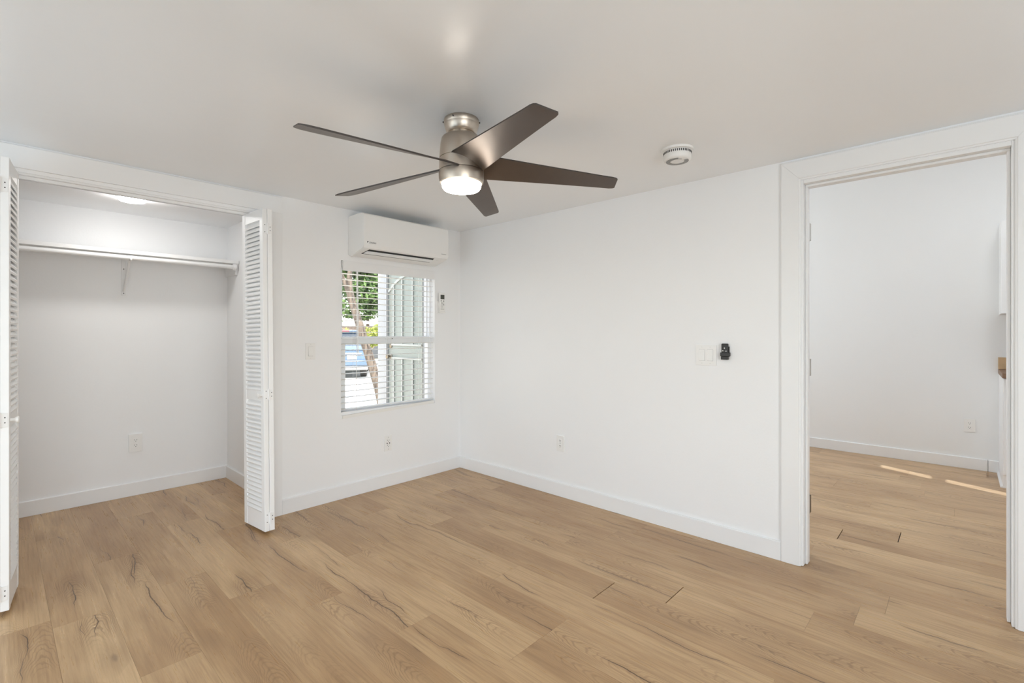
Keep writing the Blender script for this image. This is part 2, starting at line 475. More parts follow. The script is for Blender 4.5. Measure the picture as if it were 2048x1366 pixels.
# ------------------------------------------------------------------ dimensions (metres; camera stands at the origin)
H = 2.14                    # bedroom ceiling
XR, YW = 2.883, 3.341       # right wall, window wall
YC, XC = 4.551, 1.336       # closet back wall, closet right wall
XK = 5.967                  # kitchen far wall
XL, YB = -2.40, -2.20       # left wall, wall behind the camera
WT = 0.12                   # wall thickness
KY0, KY1, KH = -1.00, 3.3, 2.95
WX0, WX1, WZ0, WZ1 = 1.733, 2.596, 0.590, 1.757; WZH = 0.612     # window opening
CX0, CX1, CZ = 0.0, 1.166, 2.004                     # closet opening
DY0, DY1, DZ = -0.166, 0.620, 2.022                  # doorway in the right wall

# ------------------------------------------------------------------ shell
bm = bm_new(); rect_with_holes(bm, 'y', YW, YW + WT, XL - WT, XR + WT, 0, H + 0.10, [(WX0, WX1, WZH, WZ1), (CX0, CX1, -1, CZ)])
struct('wall_window', bm, WALL, 'white wall holding the window and the closet opening', 'wall')
bm = bm_new(); rect_with_holes(bm, 'x', XR, XR + WT, YB - WT, YW, 0, KH + 0.1, [(DY0, DY1, -1, DZ)])
struct('wall_right', bm, WALL, 'plain white wall right of the corner with the doorway to the kitchen', 'wall')
bm = bm_new(); rect_with_holes(bm, 'y', YB - WT, YB, XL - WT, XR, 0, H + 0.10, [(-1.6, 1.0, 0.04, 1.98)])  # hole added behind the camera for the rear fill light
struct('wall_back', bm, WALL, 'white wall behind the viewpoint with a wide opening added for fill light', 'wall')
bm = bm_new(); rect_with_holes(bm, 'x', XL - WT, XL, YB, YW, 0, H + 0.10, [(0.8, 3.0, 0.04, 1.97)])  # hole added out of view for the left fill light
struct('wall_left', bm, WALL, 'white wall left of the viewpoint with an opening added for fill light', 'wall')
bm = bm_new(); add_box(bm, XL - WT, XR, YB - WT, YW, H, H + 0.12)
struct('ceiling', bm, CEIL, 'glossy white bedroom ceiling above the fan', 'ceiling')
# closet
bm = bm_new(); add_box(bm, -0.80, XC + 0.1, YC, YC + 0.1, 0, 2.3)
struct('wall_closet_back', bm, WALL, 'white back wall of the closet behind the shelf', 'wall')
bm = bm_new(); add_box(bm, XC, XC + 0.1, YW + WT, YC, 0, 2.3)
struct('wall_closet_right', bm, WALL, 'narrow white right side wall of the closet', 'wall')
bm = bm_new(); add_box(bm, -0.80, -0.70, YW + WT, YC, 0, 2.3)
struct('wall_closet_left', bm, WALL, 'white left side wall of the closet hidden behind the folded door', 'wall')
bm = bm_new(); add_box(bm, -0.70, XC, YW + WT, YC, 2.108, 2.25)
struct('ceiling_closet', bm, WALL, 'white closet ceiling carrying the round disc light', 'ceiling')
# kitchen
bm = bm_new(); add_box(bm, XK, XK + WT, KY0 - WT, KY1 + WT, 0, KH + 0.1)
struct('wall_kitchen_far', bm, KWALL, 'tall plain kitchen wall seen through the doorway', 'wall')
SLX = (4.835, 4.965)        # gap of the kitchen entry that lets a strip of sun in
bm = bm_new(); rect_with_holes(bm, 'y', KY0 - WT * 0.5, KY0, XR + WT, XK, 0, KH + 0.1, [(SLX[0], SLX[1], 0.02, 1.775), (SLX[0], SLX[1], 1.83, 2.46)])
struct('wall_kitchen_front', bm, KWALL, 'kitchen wall out of view with a tall narrow sidelight', 'wall')
bm = bm_new(); add_box(bm, SLX[0], SLX[1], KY0 - 0.034, KY0 - 0.030, 0.02, 2.46)  # unseen pane, tinted to weaken the strip of sun
struct('sun_strip_pane', bm, TINT, 'narrow pane added in the kitchen sidelight, tinted to dim the sun strip, out of view', 'window')
bm = bm_new(); rect_with_holes(bm, 'y', KY1, KY1 + WT, XR + WT, XK, 0, KH + 0.1, [(3.9, 5.5, 1.0, 2.2)])  # hole added out of view for the kitchen fill light
struct('wall_kitchen_rear', bm, KWALL, 'kitchen wall out of view with an opening added for fill light', 'wall')
bm = bm_new(); add_box(bm, XR, XK + WT, KY0 - WT, KY1 + WT, KH, KH + 0.15)
struct('ceiling_kitchen', bm, KWALL, 'high white kitchen ceiling', 'ceiling')

# unseen roof slab and posts added to keep direct sun off the rear opening
bm = bm_new(); add_box(bm, -5.2, 2.95, YB - 1.75, YB - WT, 2.16, 2.26); add_box(bm, -5.2, XL - WT, YB - WT, 3.0, 2.16, 2.26); add_box(bm, -5.2, -5.1, YB - 1.75, YB - 1.65, -0.42, 2.16); add_box(bm, 2.85, 2.95, YB - 1.75, YB - 1.65, -0.42, 2.16)
struct('rear_sun_shade', bm, FASCIA, 'unseen slab added outside to keep sun off the rear opening', 'sun shade')

# ------------------------------------------------------------------ floor of laid planks
PW, PL, PX0 = 0.1908, 1.218, 1.3035
JOINT = {-7: 4.05, -6: 2.748, -5: 3.35, -4: 2.826, -3: 2.456, -2: 2.132, -1: 1.682, 0: 1.234, 1: 2.45, 2: 1.70, 3: 1.242, 4: 0.979, 5: 0.473, 6: 1.55, 7: 0.244, 8: 1.9, 9: 0.62, 10: -0.35, 11: 0.54, 12: 0.272, 13: 0.9, 14: -0.2}
OPEN = {3: 1.242, 4: 0.979, 11: 0.54, 12: 0.272}
bm = bm_new()
rnd = random.Random(11)
seeds = []
locx = []
FX0, FX1, FY0, FY1 = XL - 0.05, XK + 0.05, KY0 - 0.05, YC + 0.05
for n in range(-13, 26):
    xa, xb = PX0 + n * PW, PX0 + (n + 1) * PW
    xa, xb = max(xa, FX0), min(xb, FX1)
    if xb - xa < 0.005: continue
    j0 = JOINT.get(n, rnd.uniform(0, PL))
    k0 = math.floor((FY0 - j0) / PL)
    for k in range(k0, k0 + 8):
        ya, yb = j0 + k * PL, j0 + (k + 1) * PL
        oa = 0.0022 if (n in OPEN and abs(ya - OPEN[n]) < 0.02) else 0.0003
        ob = 0.0022 if (n in OPEN and abs(yb - OPEN[n]) < 0.02) else 0.0003
        ya, yb = max(ya + oa, FY0), min(yb - ob, FY1)
        if yb - ya < 0.01: continue
        g = 0.00025
        vs = [bm.verts.new(c) for c in ((xa + g, ya, 0), (xb - g, ya, 0), (xb - g, yb, 0), (xa + g, yb, 0))]
        lo = [bm.verts.new((v.co.x, v.co.y, -0.008)) for v in vs]
        bm.faces.new(vs)
        for i in range(4):
            bm.faces.new((vs[i], lo[i], lo[(i + 1) % 4], vs[(i + 1) % 4]))
        s = rnd.random()
        seeds += [s] * 8
        xm = (PX0 + (n + 0.5) * PW)
        locx += [v.co.x - xm for v in vs] + [v.co.x - xm for v in lo]
base = [bm.verts.new(c) for c in ((FX0, FY0, -0.008), (FX1, FY0, -0.008), (FX1, FY1, -0.008), (FX0, FY1, -0.008))]
seeds += [0.0] * 4; locx += [0.0] * 4
bm.faces.new(base).material_index = 1
low = [bm.verts.new((v.co.x, v.co.y, -0.20)) for v in base]
seeds += [0.0] * 4; locx += [0.0] * 4
for i in range(4):
    bm.faces.new((base[i], base[(i + 1) % 4], low[(i + 1) % 4], low[i])).material_index = 1
bm.faces.new(low).material_index = 1
me = bpy.data.meshes.new('floor')
bm.to_mesh(me); bm.free()
me.materials.append(PLANK); me.materials.append(DARK)
at = me.attributes.new('plank_seed', 'FLOAT', 'POINT')
for i, s in enumerate(seeds): at.data[i].value = s
at = me.attributes.new('plank_x', 'FLOAT', 'POINT')
for i, s in enumerate(locx): at.data[i].value = s
fl = bpy.data.objects.new('floor', me); C.objects.link(fl)
tag(fl, 'light oak plank floor running from the bedroom into the closet and the kitchen', 'floor', kind='structure')

# ------------------------------------------------------------------ baseboards, casings
BH, BT = 0.102, 0.014
def board_profile(t=BT, h=BH, e=0.004):     # (depth from wall, z)
    return [(0, 0.001), (t, 0.001), (t, h - e), (t - e, h), (0, h)]
def baseboard(name, axis, wall, sign, a0, a1, label):
    bm = bm_new()
    pr = [(wall + sign * d, z) for d, z in board_profile()]
    if axis == 'x': add_prism(bm, pr, 'x', a0, a1)      # runs along x, depth in y
    else: add_prism(bm, pr, 'y', a0, a1)                # runs along y, depth in x
    return struct(name, bm, TRIM, label, 'baseboard')
baseboard('baseboard_window', 'x', YW, -1, 1.309, XR, 'white baseboard under the window wall')
baseboard('baseboard_right', 'y', XR, -1, 0.711, YW - BT, 'long white baseboard along the right wall')
baseboard('baseboard_closet_back', 'x', YC, -1, -0.70, XC, 'white baseboard along the closet back wall')
baseboard('baseboard_closet_right', 'y', XC, -1, YW + WT, YC - BT, 'short white baseboard on the closet side wall')
baseboard('baseboard_kitchen', 'y', XK, -1, -0.166, KY1, 'white baseboard along the far kitchen wall')
bm = bm_new(); add_prism(bm, [(XK - d, z) for d, z in board_profile()], 'y', -0.236, -0.171)
struct('baseboard_kitchen_filler', bm, TRIM, 'short filler piece of baseboard against the kitchen cabinet', 'baseboard')

# closet casing: header board, right leg; small reveal and track
CT = 0.015
bm = bm_new()
add_prism(bm, [(YW, 2.022), (YW - CT, 2.022), (YW - CT, 2.127), (YW - CT + 0.004, 2.131), (YW, 2.131)], 'x', XL, 1.303)
struct('trim_1', bm, TRIM, 'flat white header casing over the closet opening', 'door casing')
bm = bm_new()
add_box(bm, CX1, 1.308, YW - CT, YW, 0.001, 2.0219, 0.0008)
struct('trim_2', bm, TRIM, 'flat white casing leg right of the closet opening', 'door casing')
bm = bm_new()
for (a, b) in ((CX0 - 0.0, CX1),):
    add_box(bm, a, b, YW + 0.006, YW + 0.05, CZ - 0.010, CZ)                   # head lining
    for y0, y1 in ((YW + 0.026, YW + 0.031), (YW + 0.052, YW + 0.057)):
        add_box(bm, a, b, y0, y1, 1.978, CZ - 0.008)
    add_box(bm, a, b, YW + 0.026, YW + 0.057, CZ - 0.010, CZ - 0.006)
struct('trim_3', bm, TRIM, 'white sliding track under the head of the closet opening', 'door track')

# doorway casing on the right wall, mitred, with a small stepped inner edge
def casing_leg(bm, yin, yout, ztop_in, ztop_out, z0=0.001):
    x = XR
    s = 1 if yout > yin else -1
    pr = [(0.000, 0.0), (0.000, 0.009), (0.006, 0.011), (0.008, 0.015), (0.088, 0.015), (0.0905, 0.013), (0.0925, 0.013), (0.0945, 0.010), (0.0945, 0)]
    n = len(pr)
    wdt = abs(yout - yin)
    def zt(d): return ztop_in + (ztop_out - ztop_in) * d / wdt
    sc = wdt / 0.0945
    v0 = [bm.verts.new((x - t, yin + s * d * sc, z0)) for d, t in pr]
    v1 = [bm.verts.new((x - t, yin + s * d * sc, zt(d * sc))) for d, t in pr]
    for i in range(n):
        bm.faces.new((v0[i], v0[(i + 1) % n], v1[(i + 1) % n], v1[i]))
    bm.faces.new(v0); bm.faces.new(v1)
def casing_head(bm, zin, zout, yin0, yout0, yin1, yout1):
    pr = [(0.000, 0.0), (0.000, 0.009), (0.006, 0.011), (0.008, 0.015), (0.088, 0.015), (0.0905, 0.013), (0.0925, 0.013), (0.0945, 0.010), (0.0945, 0)]
    n = len(pr); sc = (zout - zin) / 0.0945
    f = lambda d: d / 0.0945
    v0 = [bm.verts.new((XR - t, yin0 + (yout0 - yin0) * f(d), zin + d * sc)) for d, t in pr]
    v1 = [bm.verts.new((XR - t, yin1 + (yout1 - yin1) * f(d), zin + d * sc)) for d, t in pr]
    for i in range(n):
        bm.faces.new((v0[i], v0[(i + 1) % n], v1[(i + 1) % n], v1[i]))
    bm.faces.new(v0); bm.faces.new(v1)
ZI, ZO = 2.024, 2.129
bm = bm_new(); casing_leg(bm, 0.616, 0.7105, ZI - 0.0006, ZO - 0.0006)
struct('trim_4', bm, TRIM, 'white casing leg left of the kitchen doorway', 'door casing')
bm = bm_new(); casing_leg(bm, -0.162, -0.2565, ZI - 0.0006, ZO - 0.0006)
struct('trim_5', bm, TRIM, 'white casing leg right of the kitchen doorway', 'door casing')
bm = bm_new(); casing_head(bm, ZI, ZO, 0.616, 0.7105, -0.162, -0.2565)
struct('trim_6', bm, TRIM, 'white mitred head casing over the kitchen doorway', 'door casing')
# jamb lining and stops
bm = bm_new()
JX0, JX1 = XR - 0.001, XR + WT + 0.012
JI0, JI1, JZ = -0.1515, 0.6055, 2.004
add_box(bm, JX0, JX1, JI1, DY1, 0.001, DZ, 0.0015)
add_box(bm, JX0, JX1, DY0, JI0, 0.001, DZ, 0.0015)
add_box(bm, JX0, JX1, JI0, JI1, JZ, DZ, 0.0015)
add_box(bm, XR + 0.035, XR + 0.085, JI1 - 0.0115, JI1 - 0.0003, 0.001, JZ - 0.012, 0.002)
add_box(bm, XR + 0.035, XR + 0.085, JI0 + 0.0003, JI0 + 0.0115, 0.001, JZ - 0.012, 0.002)
add_box(bm, XR + 0.035, XR + 0.085, JI0 + 0.0003, JI1 - 0.0003, JZ - 0.012, JZ - 0.0003, 0.002)
struct('trim_7', bm, TRIM, 'white jamb lining of the kitchen doorway', 'door jamb')
# open door leaf folded back on the kitchen side, its hinge edge showing
d4 = thing('door_1', (3.06, 0.63, 0.0), 'white door swung fully open into the kitchen, only its hinged edge showing', 'door', kind='structure')
bm = bm_new(); add_box(bm, 0.0, 0.036, -0.010, 0.752, 0.012, 1.995, 0.003)
obj('door_leaf', bm, DOORW, d4)
for z, m_ in ((1.776, STEEL), (1.033, STEEL), (0.284, BRASSY)):
    bm = bm_new()
    add_box(bm, -0.045, -0.006, -0.0245, -0.0225, z - 0.046, z + 0.046, 0.0005)
    add_cyl(bm, (0.0, -0.018, z - 0.046), (0.0, -0.018, z + 0.046), 0.0065, 12)
    add_box(bm, 0.0, 0.030, -0.0125, -0.0105, z - 0.046, z + 0.046, 0.0005)
    hg = obj('hinge', bm, m_, d4, smooth=40)

# ------------------------------------------------------------------ bifold closet doors
def louver_mesh(bm, x0, x1, z0, z1, pitch, th=0.028):
    n = int(round((z1 - z0) / pitch))
    p = (z1 - z0) / n
    for i in range(n):
        zc = z0 + (i + 0.5) * p
        # slat: slanted blade, lower edge towards local -y (visible face)
        prof = [(-0.0155, zc - p * 0.54), (-0.0125, zc - p * 0.84), (0.0130, zc + p * 0.44), (0.0100, zc + p * 0.74)]
        add_prism(bm, prof, 'x', x0, x1)

def leaf(parent, name, M, W=0.282, th=0.028, zb=0.020, zt=1.985, knob=None):
    """leaf in local frame: x along the width (0 = fold side), y thickness centred, z up; visible face is -y"""
    st = 0.040
    bm = bm_new()
    h = th / 2
    add_box(bm, 0, st, -h, h, zb, zt, 0.0015)
    add_box(bm, W - st, W, -h, h, zb, zt, 0.0015)
    for a, b in ((zb, 0.138), (0.808, 0.876), (1.918, zt)):
        add_box(bm, st, W - st, -h + 0.002, h - 0.002, a, b)
    lf = obj(name, bm, DOORW, parent); lf.matrix_local = M
    bm = bm_new()
    louver_mesh(bm, st - 0.001, W - st + 0.001, 0.138, 0.808, 0.0277)
    louver_mesh(bm, st - 0.001, W - st + 0.001, 0.876, 1.918, 0.0281)
    obj('louver_slats', bm, DOORW, lf)
    if knob is not None:
        bm = bm_new()
        Mk = Matrix.Translation((knob, -h, 0.842)) @ Matrix.Rotation(R(90), 4, 'X')
        add_lathe(bm, [(0.0, 0.0), (0.0085, 0.0), (0.0075, 0.008), (0.007, 0.012), (0.0125, 0.018), (0.0150, 0.023), (0.0135, 0.027), (0.008, 0.0285), (0, 0.029)], 24, M=Mk)
        obj('knob', bm, PLASTIC, lf, smooth=50)
    return lf

def bifold(name, loc, label, mirror, angA, angB, tilt, gap):
    t = thing(name, loc, label, 'closet door', kind='structure')
    t.rotation_euler = (tilt, 0, 0)
    # origin: fold line on the floor. leaf A (visible louvers) leads back to the track, leaf B back to the jamb
    s = -1 if mirror else 1
    th = 0.028
    def frame(xoff, ang, face):
        # local x -> world +Y rotated by ang, visible face direction 'face' (+1 -> world +X, -1 -> world -X)
        xax = Vector((math.sin(ang), math.cos(ang), 0))
        yax = Vector((-face * math.cos(ang), face * math.sin(ang), 0))   # local +y points away from the visible face
        zax = Vector((0, 0, 1))
        M = Matrix((xax, yax, zax)).transposed().to_4x4()
        M.translation = Vector((xoff, 0, 0))
        return M
    faceA = -1 if not mirror else 1
    A = leaf(t, 'door_leaf', frame(-s * (th / 2 + gap), angA, faceA), knob=0.026)
    B = leaf(t, 'door_leaf', frame(s * (th / 2 + gap), angB, -faceA))
    for z in (1.862, 0.846, 0.098):
        bm = bm_new()
        add_cyl(bm, (0, -0.004, z - 0.034), (0, -0.004, z + 0.034), 0.0042, 10)
        for q in (-1, 1):
            add_box(bm, min(q * 0.003, q * 0.024), max(q * 0.003, q * 0.024), -0.0022, 0.0002, z - 0.030, z + 0.030, 0.0006)
        hg = obj('hinge', bm, DOORW, t, smooth=40)
        for q, zz in ((-1, z - 0.022), (-1, z + 0.022), (1, z - 0.011), (1, z + 0.011)):
            bm = bm_new(); add_cyl(bm, (q * 0.0155, -0.0034, zz), (q * 0.0155, -0.0020, zz), 0.0026, 10)
            obj('screw', bm, SCREW, hg)
    return t
bifold('door_2', (1.1345, 3.070, 0), 'white louvered bifold door folded open at the right of the closet, beside the window wall', False, R(-4.6), R(-1.2), R(-1.3), 0.0008)
bifold('door_3', (0.010, 3.022, 0), 'white louvered bifold door folded open at the left edge, cut by the frame', True, R(7.2), R(-1.0), 0.0, 0.0008)

# ------------------------------------------------------------------ closet shelf, rod, bracket, light
sh = thing('closet_shelf', (0.318, YC, 1.80), 'white closet shelf on cleats above the hanging rod', 'shelf')
bm = bm_new(); add_box(bm, -1.018, 1.0165, -0.300, -0.001, -0.026, 0.0, 0.0015); obj('shelf_board', bm, TRIM, sh)
bm = bm_new(); add_prism(bm, [(-0.295, -0.0262), (-0.019, -0.0262), (-0.019, -0.11), (-0.262, -0.11)], 'x', 0.9985, 1.0165); obj('side_cleat', bm, TRIM, sh)
bm = bm_new(); add_prism(bm, [(-0.295, -0.0262), (-0.019, -0.0262), (-0.019, -0.11), (-0.262, -0.11)], 'x', -1.0165, -0.9985); obj('side_cleat', bm, TRIM, sh)
rod = thing('closet_rod', (0.318, 4.272, 1.7500), 'white closet hanging rod under the shelf', 'closet rod')
bm = bm_new(); add_cyl(bm, (-0.22, 0, 0), (0.985, 0, 0), 0.0165, 24); add_cyl(bm, (-0.985, 0, 0), (-0.22, 0, 0), 0.0190, 24); obj('rod', bm, TRIM, rod, smooth=40)
for q in (-1, 1):
    bm = bm_new(); add_tube(bm, [(q * 0.975, 0, 0), (q * 0.990, 0, 0), (q * 0.9975, 0, 0)], [0.026, 0.028, 0.031], 24); obj('end_socket', bm, TRIM, rod, smooth=40)
br = thing('shelf_bracket', (0.646, YC, 1.80), 'white shelf and rod bracket in the middle of the closet back wall', 'bracket')
bm = bm_new()
add_box(bm, -0.013, 0.013, -0.0045, -0.0005, -0.30, -0.0265, 0.001)
add_box(bm, -0.0125, 0.0125, -0.25, -0.005, -0.0305, -0.0265)
add_tube(bm, [(0, -0.006, -0.27), (0, -0.12, -0.175), (0, -0.252, -0.042)], [0.008, 0.009, 0.008], 10)
obj('arm', bm, TRIM, br, smooth=40)
bm = bm_new()
pts = [(0, -0.252, -0.029)] + [(0, -0.279 + 0.0225 * math.cos(a), -0.0500 + 0.0225 * math.sin(a)) for a in [R(60), R(0), R(-50), R(-100), R(-150)]]
add_tube(bm, pts, 0.006, 10); obj('rod_hook', bm, TRIM, br, smooth=60)
for z in (-0.105, -0.285):
    bm = bm_new(); add_cyl(bm, (0, -0.004, z), (0, -0.0062, z), 0.0035, 10); obj('screw', bm, SCREW, br)

cl = thing('disc_light', (0.602, 3.94, 2.108), 'round lit disc light on the closet ceiling', 'ceiling light')
bm = bm_new(); add_lathe(bm, [(0, 0), (0.088, 0), (0.090, -0.006), (0.082, -0.013), (0.074, -0.014), (0.074, -0.010), (0, -0.010)], 48); obj('trim_ring', bm, PLASTIC, cl, smooth=50)
bm = bm_new(); add_lathe(bm, [(0.0735, -0.0105), (0.0725, -0.024), (0.066, -0.031), (0.04, -0.034), (0, -0.035)], 48); obj('diffuser', bm, LED, cl, smooth=60)

# ------------------------------------------------------------------ ceiling fan
FXc, FYc = 1.368, 1.575
fan = thing('ceiling_fan', (FXc, FYc, H), 'five-blade bronze and nickel ceiling fan with a lit round lamp', 'ceiling fan')
bm = bm_new()
add_lathe(bm, [(0, 0), (0.0735, 0), (0.0755, -0.004), (0.0755, -0.020), (0.0745, -0.0215), (0.0745, -0.024), (0.072, -0.034), (0.066, -0.050), (0.0605, -0.058), (0.058, -0.060), (0.0, -0.060)], 64)
can = obj('canopy', bm, NICKEL, fan, smooth=50)
for a in (R(-158), R(-46), R(138), R(45)):
    p = Vector((math.cos(a), math.sin(a), 0))
    bm = bm_new(); add_tube(bm, [p * 0.074 + Vector((0, 0, -0.012)), p * 0.080 + Vector((0, 0, -0.012)), p * 0.0805 + Vector((0, 0, -0.012))], [0.0032, 0.0032, 0.0024], 10); obj('screw', bm, SCREW, can, smooth=40)
zR = lambda z: z - H
bm = bm_new()
add_lathe(bm, [(0.054, zR(2.081)), (0.056, zR(2.072)), (0.066, zR(2.067)), (0.0795, zR(2.062)), (0.0855, zR(2.055)), (0.0895, zR(2.035)), (0.0930, zR(2.00)), (0.0945, zR(1.972)), (0.0945, zR(1.9705)), (0.0925, zR(1.970)), (0.0925, zR(1.9675)), (0.0950, zR(1.967)), (0.0955, zR(1.93)), (0.0955, zR(1.9165)), (0.0935, zR(1.916)), (0, zR(1.916))], 72)
obj('motor_housing', bm, NICKEL, fan, smooth=35)
bm = bm_new()
add_lathe(bm, [(0, zR(1.9145)), (0.0935, zR(1.9145)), (0.0965, zR(1.914)), (0.0970, zR(1.905)), (0.0965, zR(1.885)), (0.0925, zR(1.868)), (0.0865, zR(1.8645)), (0.0860, zR(1.872)), (0, zR(1.872))], 72)
obj('light_ring', bm, NICKEL, fan, smooth=35)
bm = bm_new()
add_lathe(bm, [(0.0850, zR(1.871)), (0.0848, zR(1.860)), (0.0825, zR(1.848)), (0.075, zR(1.839)), (0.058, zR(1.834)), (0, zR(1.832))], 64)
obj('lamp_shade', bm, FANGLASS, fan, smooth=60)
def blade_bm(ang):
    bm = bm_new()
    ca, sa = math.cos(ang), math.sin(ang)
    rad = Vector((ca, sa, 0)); per = Vector((-sa, ca, 0))        # per: +90 deg, the lower edge
    if False: pass
    secs = []
    rs = [0.060, 0.085, 0.11, 0.15, 0.21, 0.30, 0.42, 0.54, 0.63, 0.675, 0.692, 0.700]
    NCH = 9
    for r in rs:
        t = (r - 0.06) / 0.64
        w = 0.150 + (0.088 - 0.150) * t
        pit = R(23.0 + (12.5 - 23.0) * min(1, t * 1.15))
        zc = 1.943 - 0.040 * t
        tip = 0.0
        if r > 0.67:
            tip = {0.675: 0.0, 0.692: 0.002, 0.700: 0.008}[r]
        th = 0.0032 if r < 0.69 else 0.0022
        up, dn = [], []
        for i in range(NCH):
            s = -0.5 + i / (NCH - 1)
            u = s * (w - 2 * tip)
            camber = 0.10 * w * (0.25 - s * s) * (1 - t) ** 2
            # tip is cut slightly askew
            rr = r + (0.012 * s if r > 0.6 else 0.0)
            off = per * (-1) * 0
            base_p = rad * rr + per * (u * math.cos(pit)) + Vector((0, 0, zR(zc) - u * math.sin(pit) + camber))
            nrm = (Vector((0, 0, 1)) * math.cos(pit) + per * math.sin(pit))
            up.append(bm.verts.new(base_p + nrm * th)); dn.append(bm.verts.new(base_p - nrm * th))
        secs.append((up, dn))
    for (u0, d0), (u1, d1) in zip(secs, secs[1:]):
        for i in range(NCH - 1):
            bm.faces.new((u0[i], u0[i + 1], u1[i + 1], u1[i]))
            bm.faces.new((d0[i], d1[i], d1[i + 1], d0[i + 1]))
        for k in (0, NCH - 1):
            f = bm.faces.new((u0[k], u1[k], d1[k], d0[k])); f.material_index = 1
    for (u, d) in (secs[0], secs[-1]):
        for i in range(NCH - 1):
            f = bm.faces.new((u[i], u[i + 1], d[i + 1], d[i])); f.material_index = 1
    return bm
for a in (178.6, 106.6, 34.6, -37.4, -109.4):
    obj('blade', blade_bm(R(a)), [BLADE, BLADE_EDGE], fan, smooth=40)

# ------------------------------------------------------------------ smoke detector
sd = thing('smoke_detector', (2.330, 1.042, H), 'round white smoke detector on the ceiling right of the fan', 'smoke detector')
bm = bm_new(); add_lathe(bm, [(0, 0), (0.078, 0), (0.0785, -0.003), (0.076, -0.010), (0.070, -0.012), (0, -0.012)], 56); obj('mounting_plate', bm, PLASTIC, sd, smooth=45)
bm = bm_new(); add_lathe(bm, [(0.064, -0.012), (0.0655, -0.013), (0.0665, -0.028), (0.0665, -0.046), (0.0640, -0.054), (0.058, -0.0575), (0, -0.0580)], 56); obj('housing', bm, PLASTIC, sd, smooth=45)
bm = bm_new()
for i in range(44):
    M = Matrix.Rotation(2 * math.pi * i / 44, 4, 'Z')
    add_box(bm, 0.0655, 0.0672, -0.0021, 0.0021, -0.0265, -0.0155, M=M)
obj('vent_slots', bm, DARK, sd)
bm = bm_new()
def ring_sector(bm, r0, r1, a0, a1, z, n=40):
    v0 = [bm.verts.new((r0 * math.cos(a0 + (a1 - a0) * i / n), r0 * math.sin(a0 + (a1 - a0) * i / n), z)) for i in range(n + 1)]
    v1 = [bm.verts.new((r1 * math.cos(a0 + (a1 - a0) * i / n), r1 * math.sin(a0 + (a1 - a0) * i / n), z)) for i in range(n + 1)]
    w0 = [bm.verts.new(v.co + Vector((0, 0, 0.0008))) for v in v0]; w1 = [bm.verts.new(v.co + Vector((0, 0, 0.0008))) for v in v1]
    for i in range(n):
        bm.faces.new((v0[i], v0[i + 1], v1[i + 1], v1[i]))
        bm.faces.new((v0[i], w0[i], w0[i + 1], v0[i + 1])); bm.faces.new((v1[i], v1[i + 1], w1[i + 1], w1[i]))
ring_sector(bm, 0.034, 0.054, R(-95), R(210), -0.0588, 60)
ring_sector(bm, 0.034, 0.040, R(212), R(238), -0.0588, 12)
obj('grey_ring', bm, GREYPL, sd)
bm = bm_new(); add_lathe(bm, [(0.031, -0.0578), (0.030, -0.0592), (0, -0.0596)], 40); obj('test_button', bm, PLASTIC, sd, smooth=50)

# ------------------------------------------------------------------ wall plates: local frame x right, y out of the wall is -y, z up
def plate_box(bm, w, h, d, bev): add_box(bm, -w / 2, w / 2, -d, 0, -h / 2, h / 2, bev, 2)
def outlet(loc, rz, label, w=0.070, h=0.118, d=0.006, usb=False, decora=False):
    t = thing('power_outlet', loc, label, 'outlet', rz, group='wall outlets')
    bm = bm_new(); plate_box(bm, w, h, d, 0.002); obj('cover_plate', bm, PLASTIC, t)
    bm = bm_new()
    if decora:
        add_box(bm, -0.0165, 0.0165, -d - 0.0015, -d + 0.001, -0.0335, 0.0335, 0.0008)
    else:
        for zc in (0.0195, -0.0195):
            add_box(bm, -0.0165, 0.0165, -d - 0.0018, -d + 0.001, zc - 0.0135, zc + 0.0135, 0.003, 3)
    rc = obj('receptacle', bm, PLASTIC, t)
    yf = -d - (0.0018 if decora else 0.0022)
    def slot(f):
        bm = bm_new(); f(bm); obj('slot', bm, DARK, rc)
    for zc in (0.0195, -0.0195):
        for q in (-1, 1):
            slot(lambda bm: add_box(bm, q * 0.0065 - 0.0011, q * 0.0065 + 0.0011, yf, yf + 0.001, zc + 0.000, zc + 0.0085))
        slot(lambda bm: add_cyl(bm, (0, yf, zc - 0.0065), (0, yf + 0.001, zc - 0.0065), 0.0026, 12))
    if usb:
        for q in (-1, 1): slot(lambda bm: add_box(bm, q * 0.011 - 0.0032, q * 0.011 + 0.0032, yf, yf + 0.001, -0.0055, 0.0055))
    for zc in (() if decora else (0.0,) if not usb else (0.047, -0.047)):
        bm = bm_new(); add_cyl(bm, (0, -d - 0.0008, zc), (0, -d + 0.001, zc), 0.0028, 12); obj('screw', bm, GREYPL, t)
    return t
outlet((2.129, YW, 0.3435), 0, 'white outlet under the window, with six dark slots and two dark ports', w=0.069, h=0.123, usb=True)
outlet((XR, 2.193, 0.394), R(-90), 'white outlet low on the plain right wall near the corner')
outlet((0.7155, YC, 0.395), 0, 'thick white outlet on the closet back wall', w=0.081, h=0.132, d=0.016, decora=True)
outlet((XK, -0.0525, 0.389), R(-90), 'white outlet on the kitchen far wall seen through the doorway', w=0.076, h=0.116, decora=True)

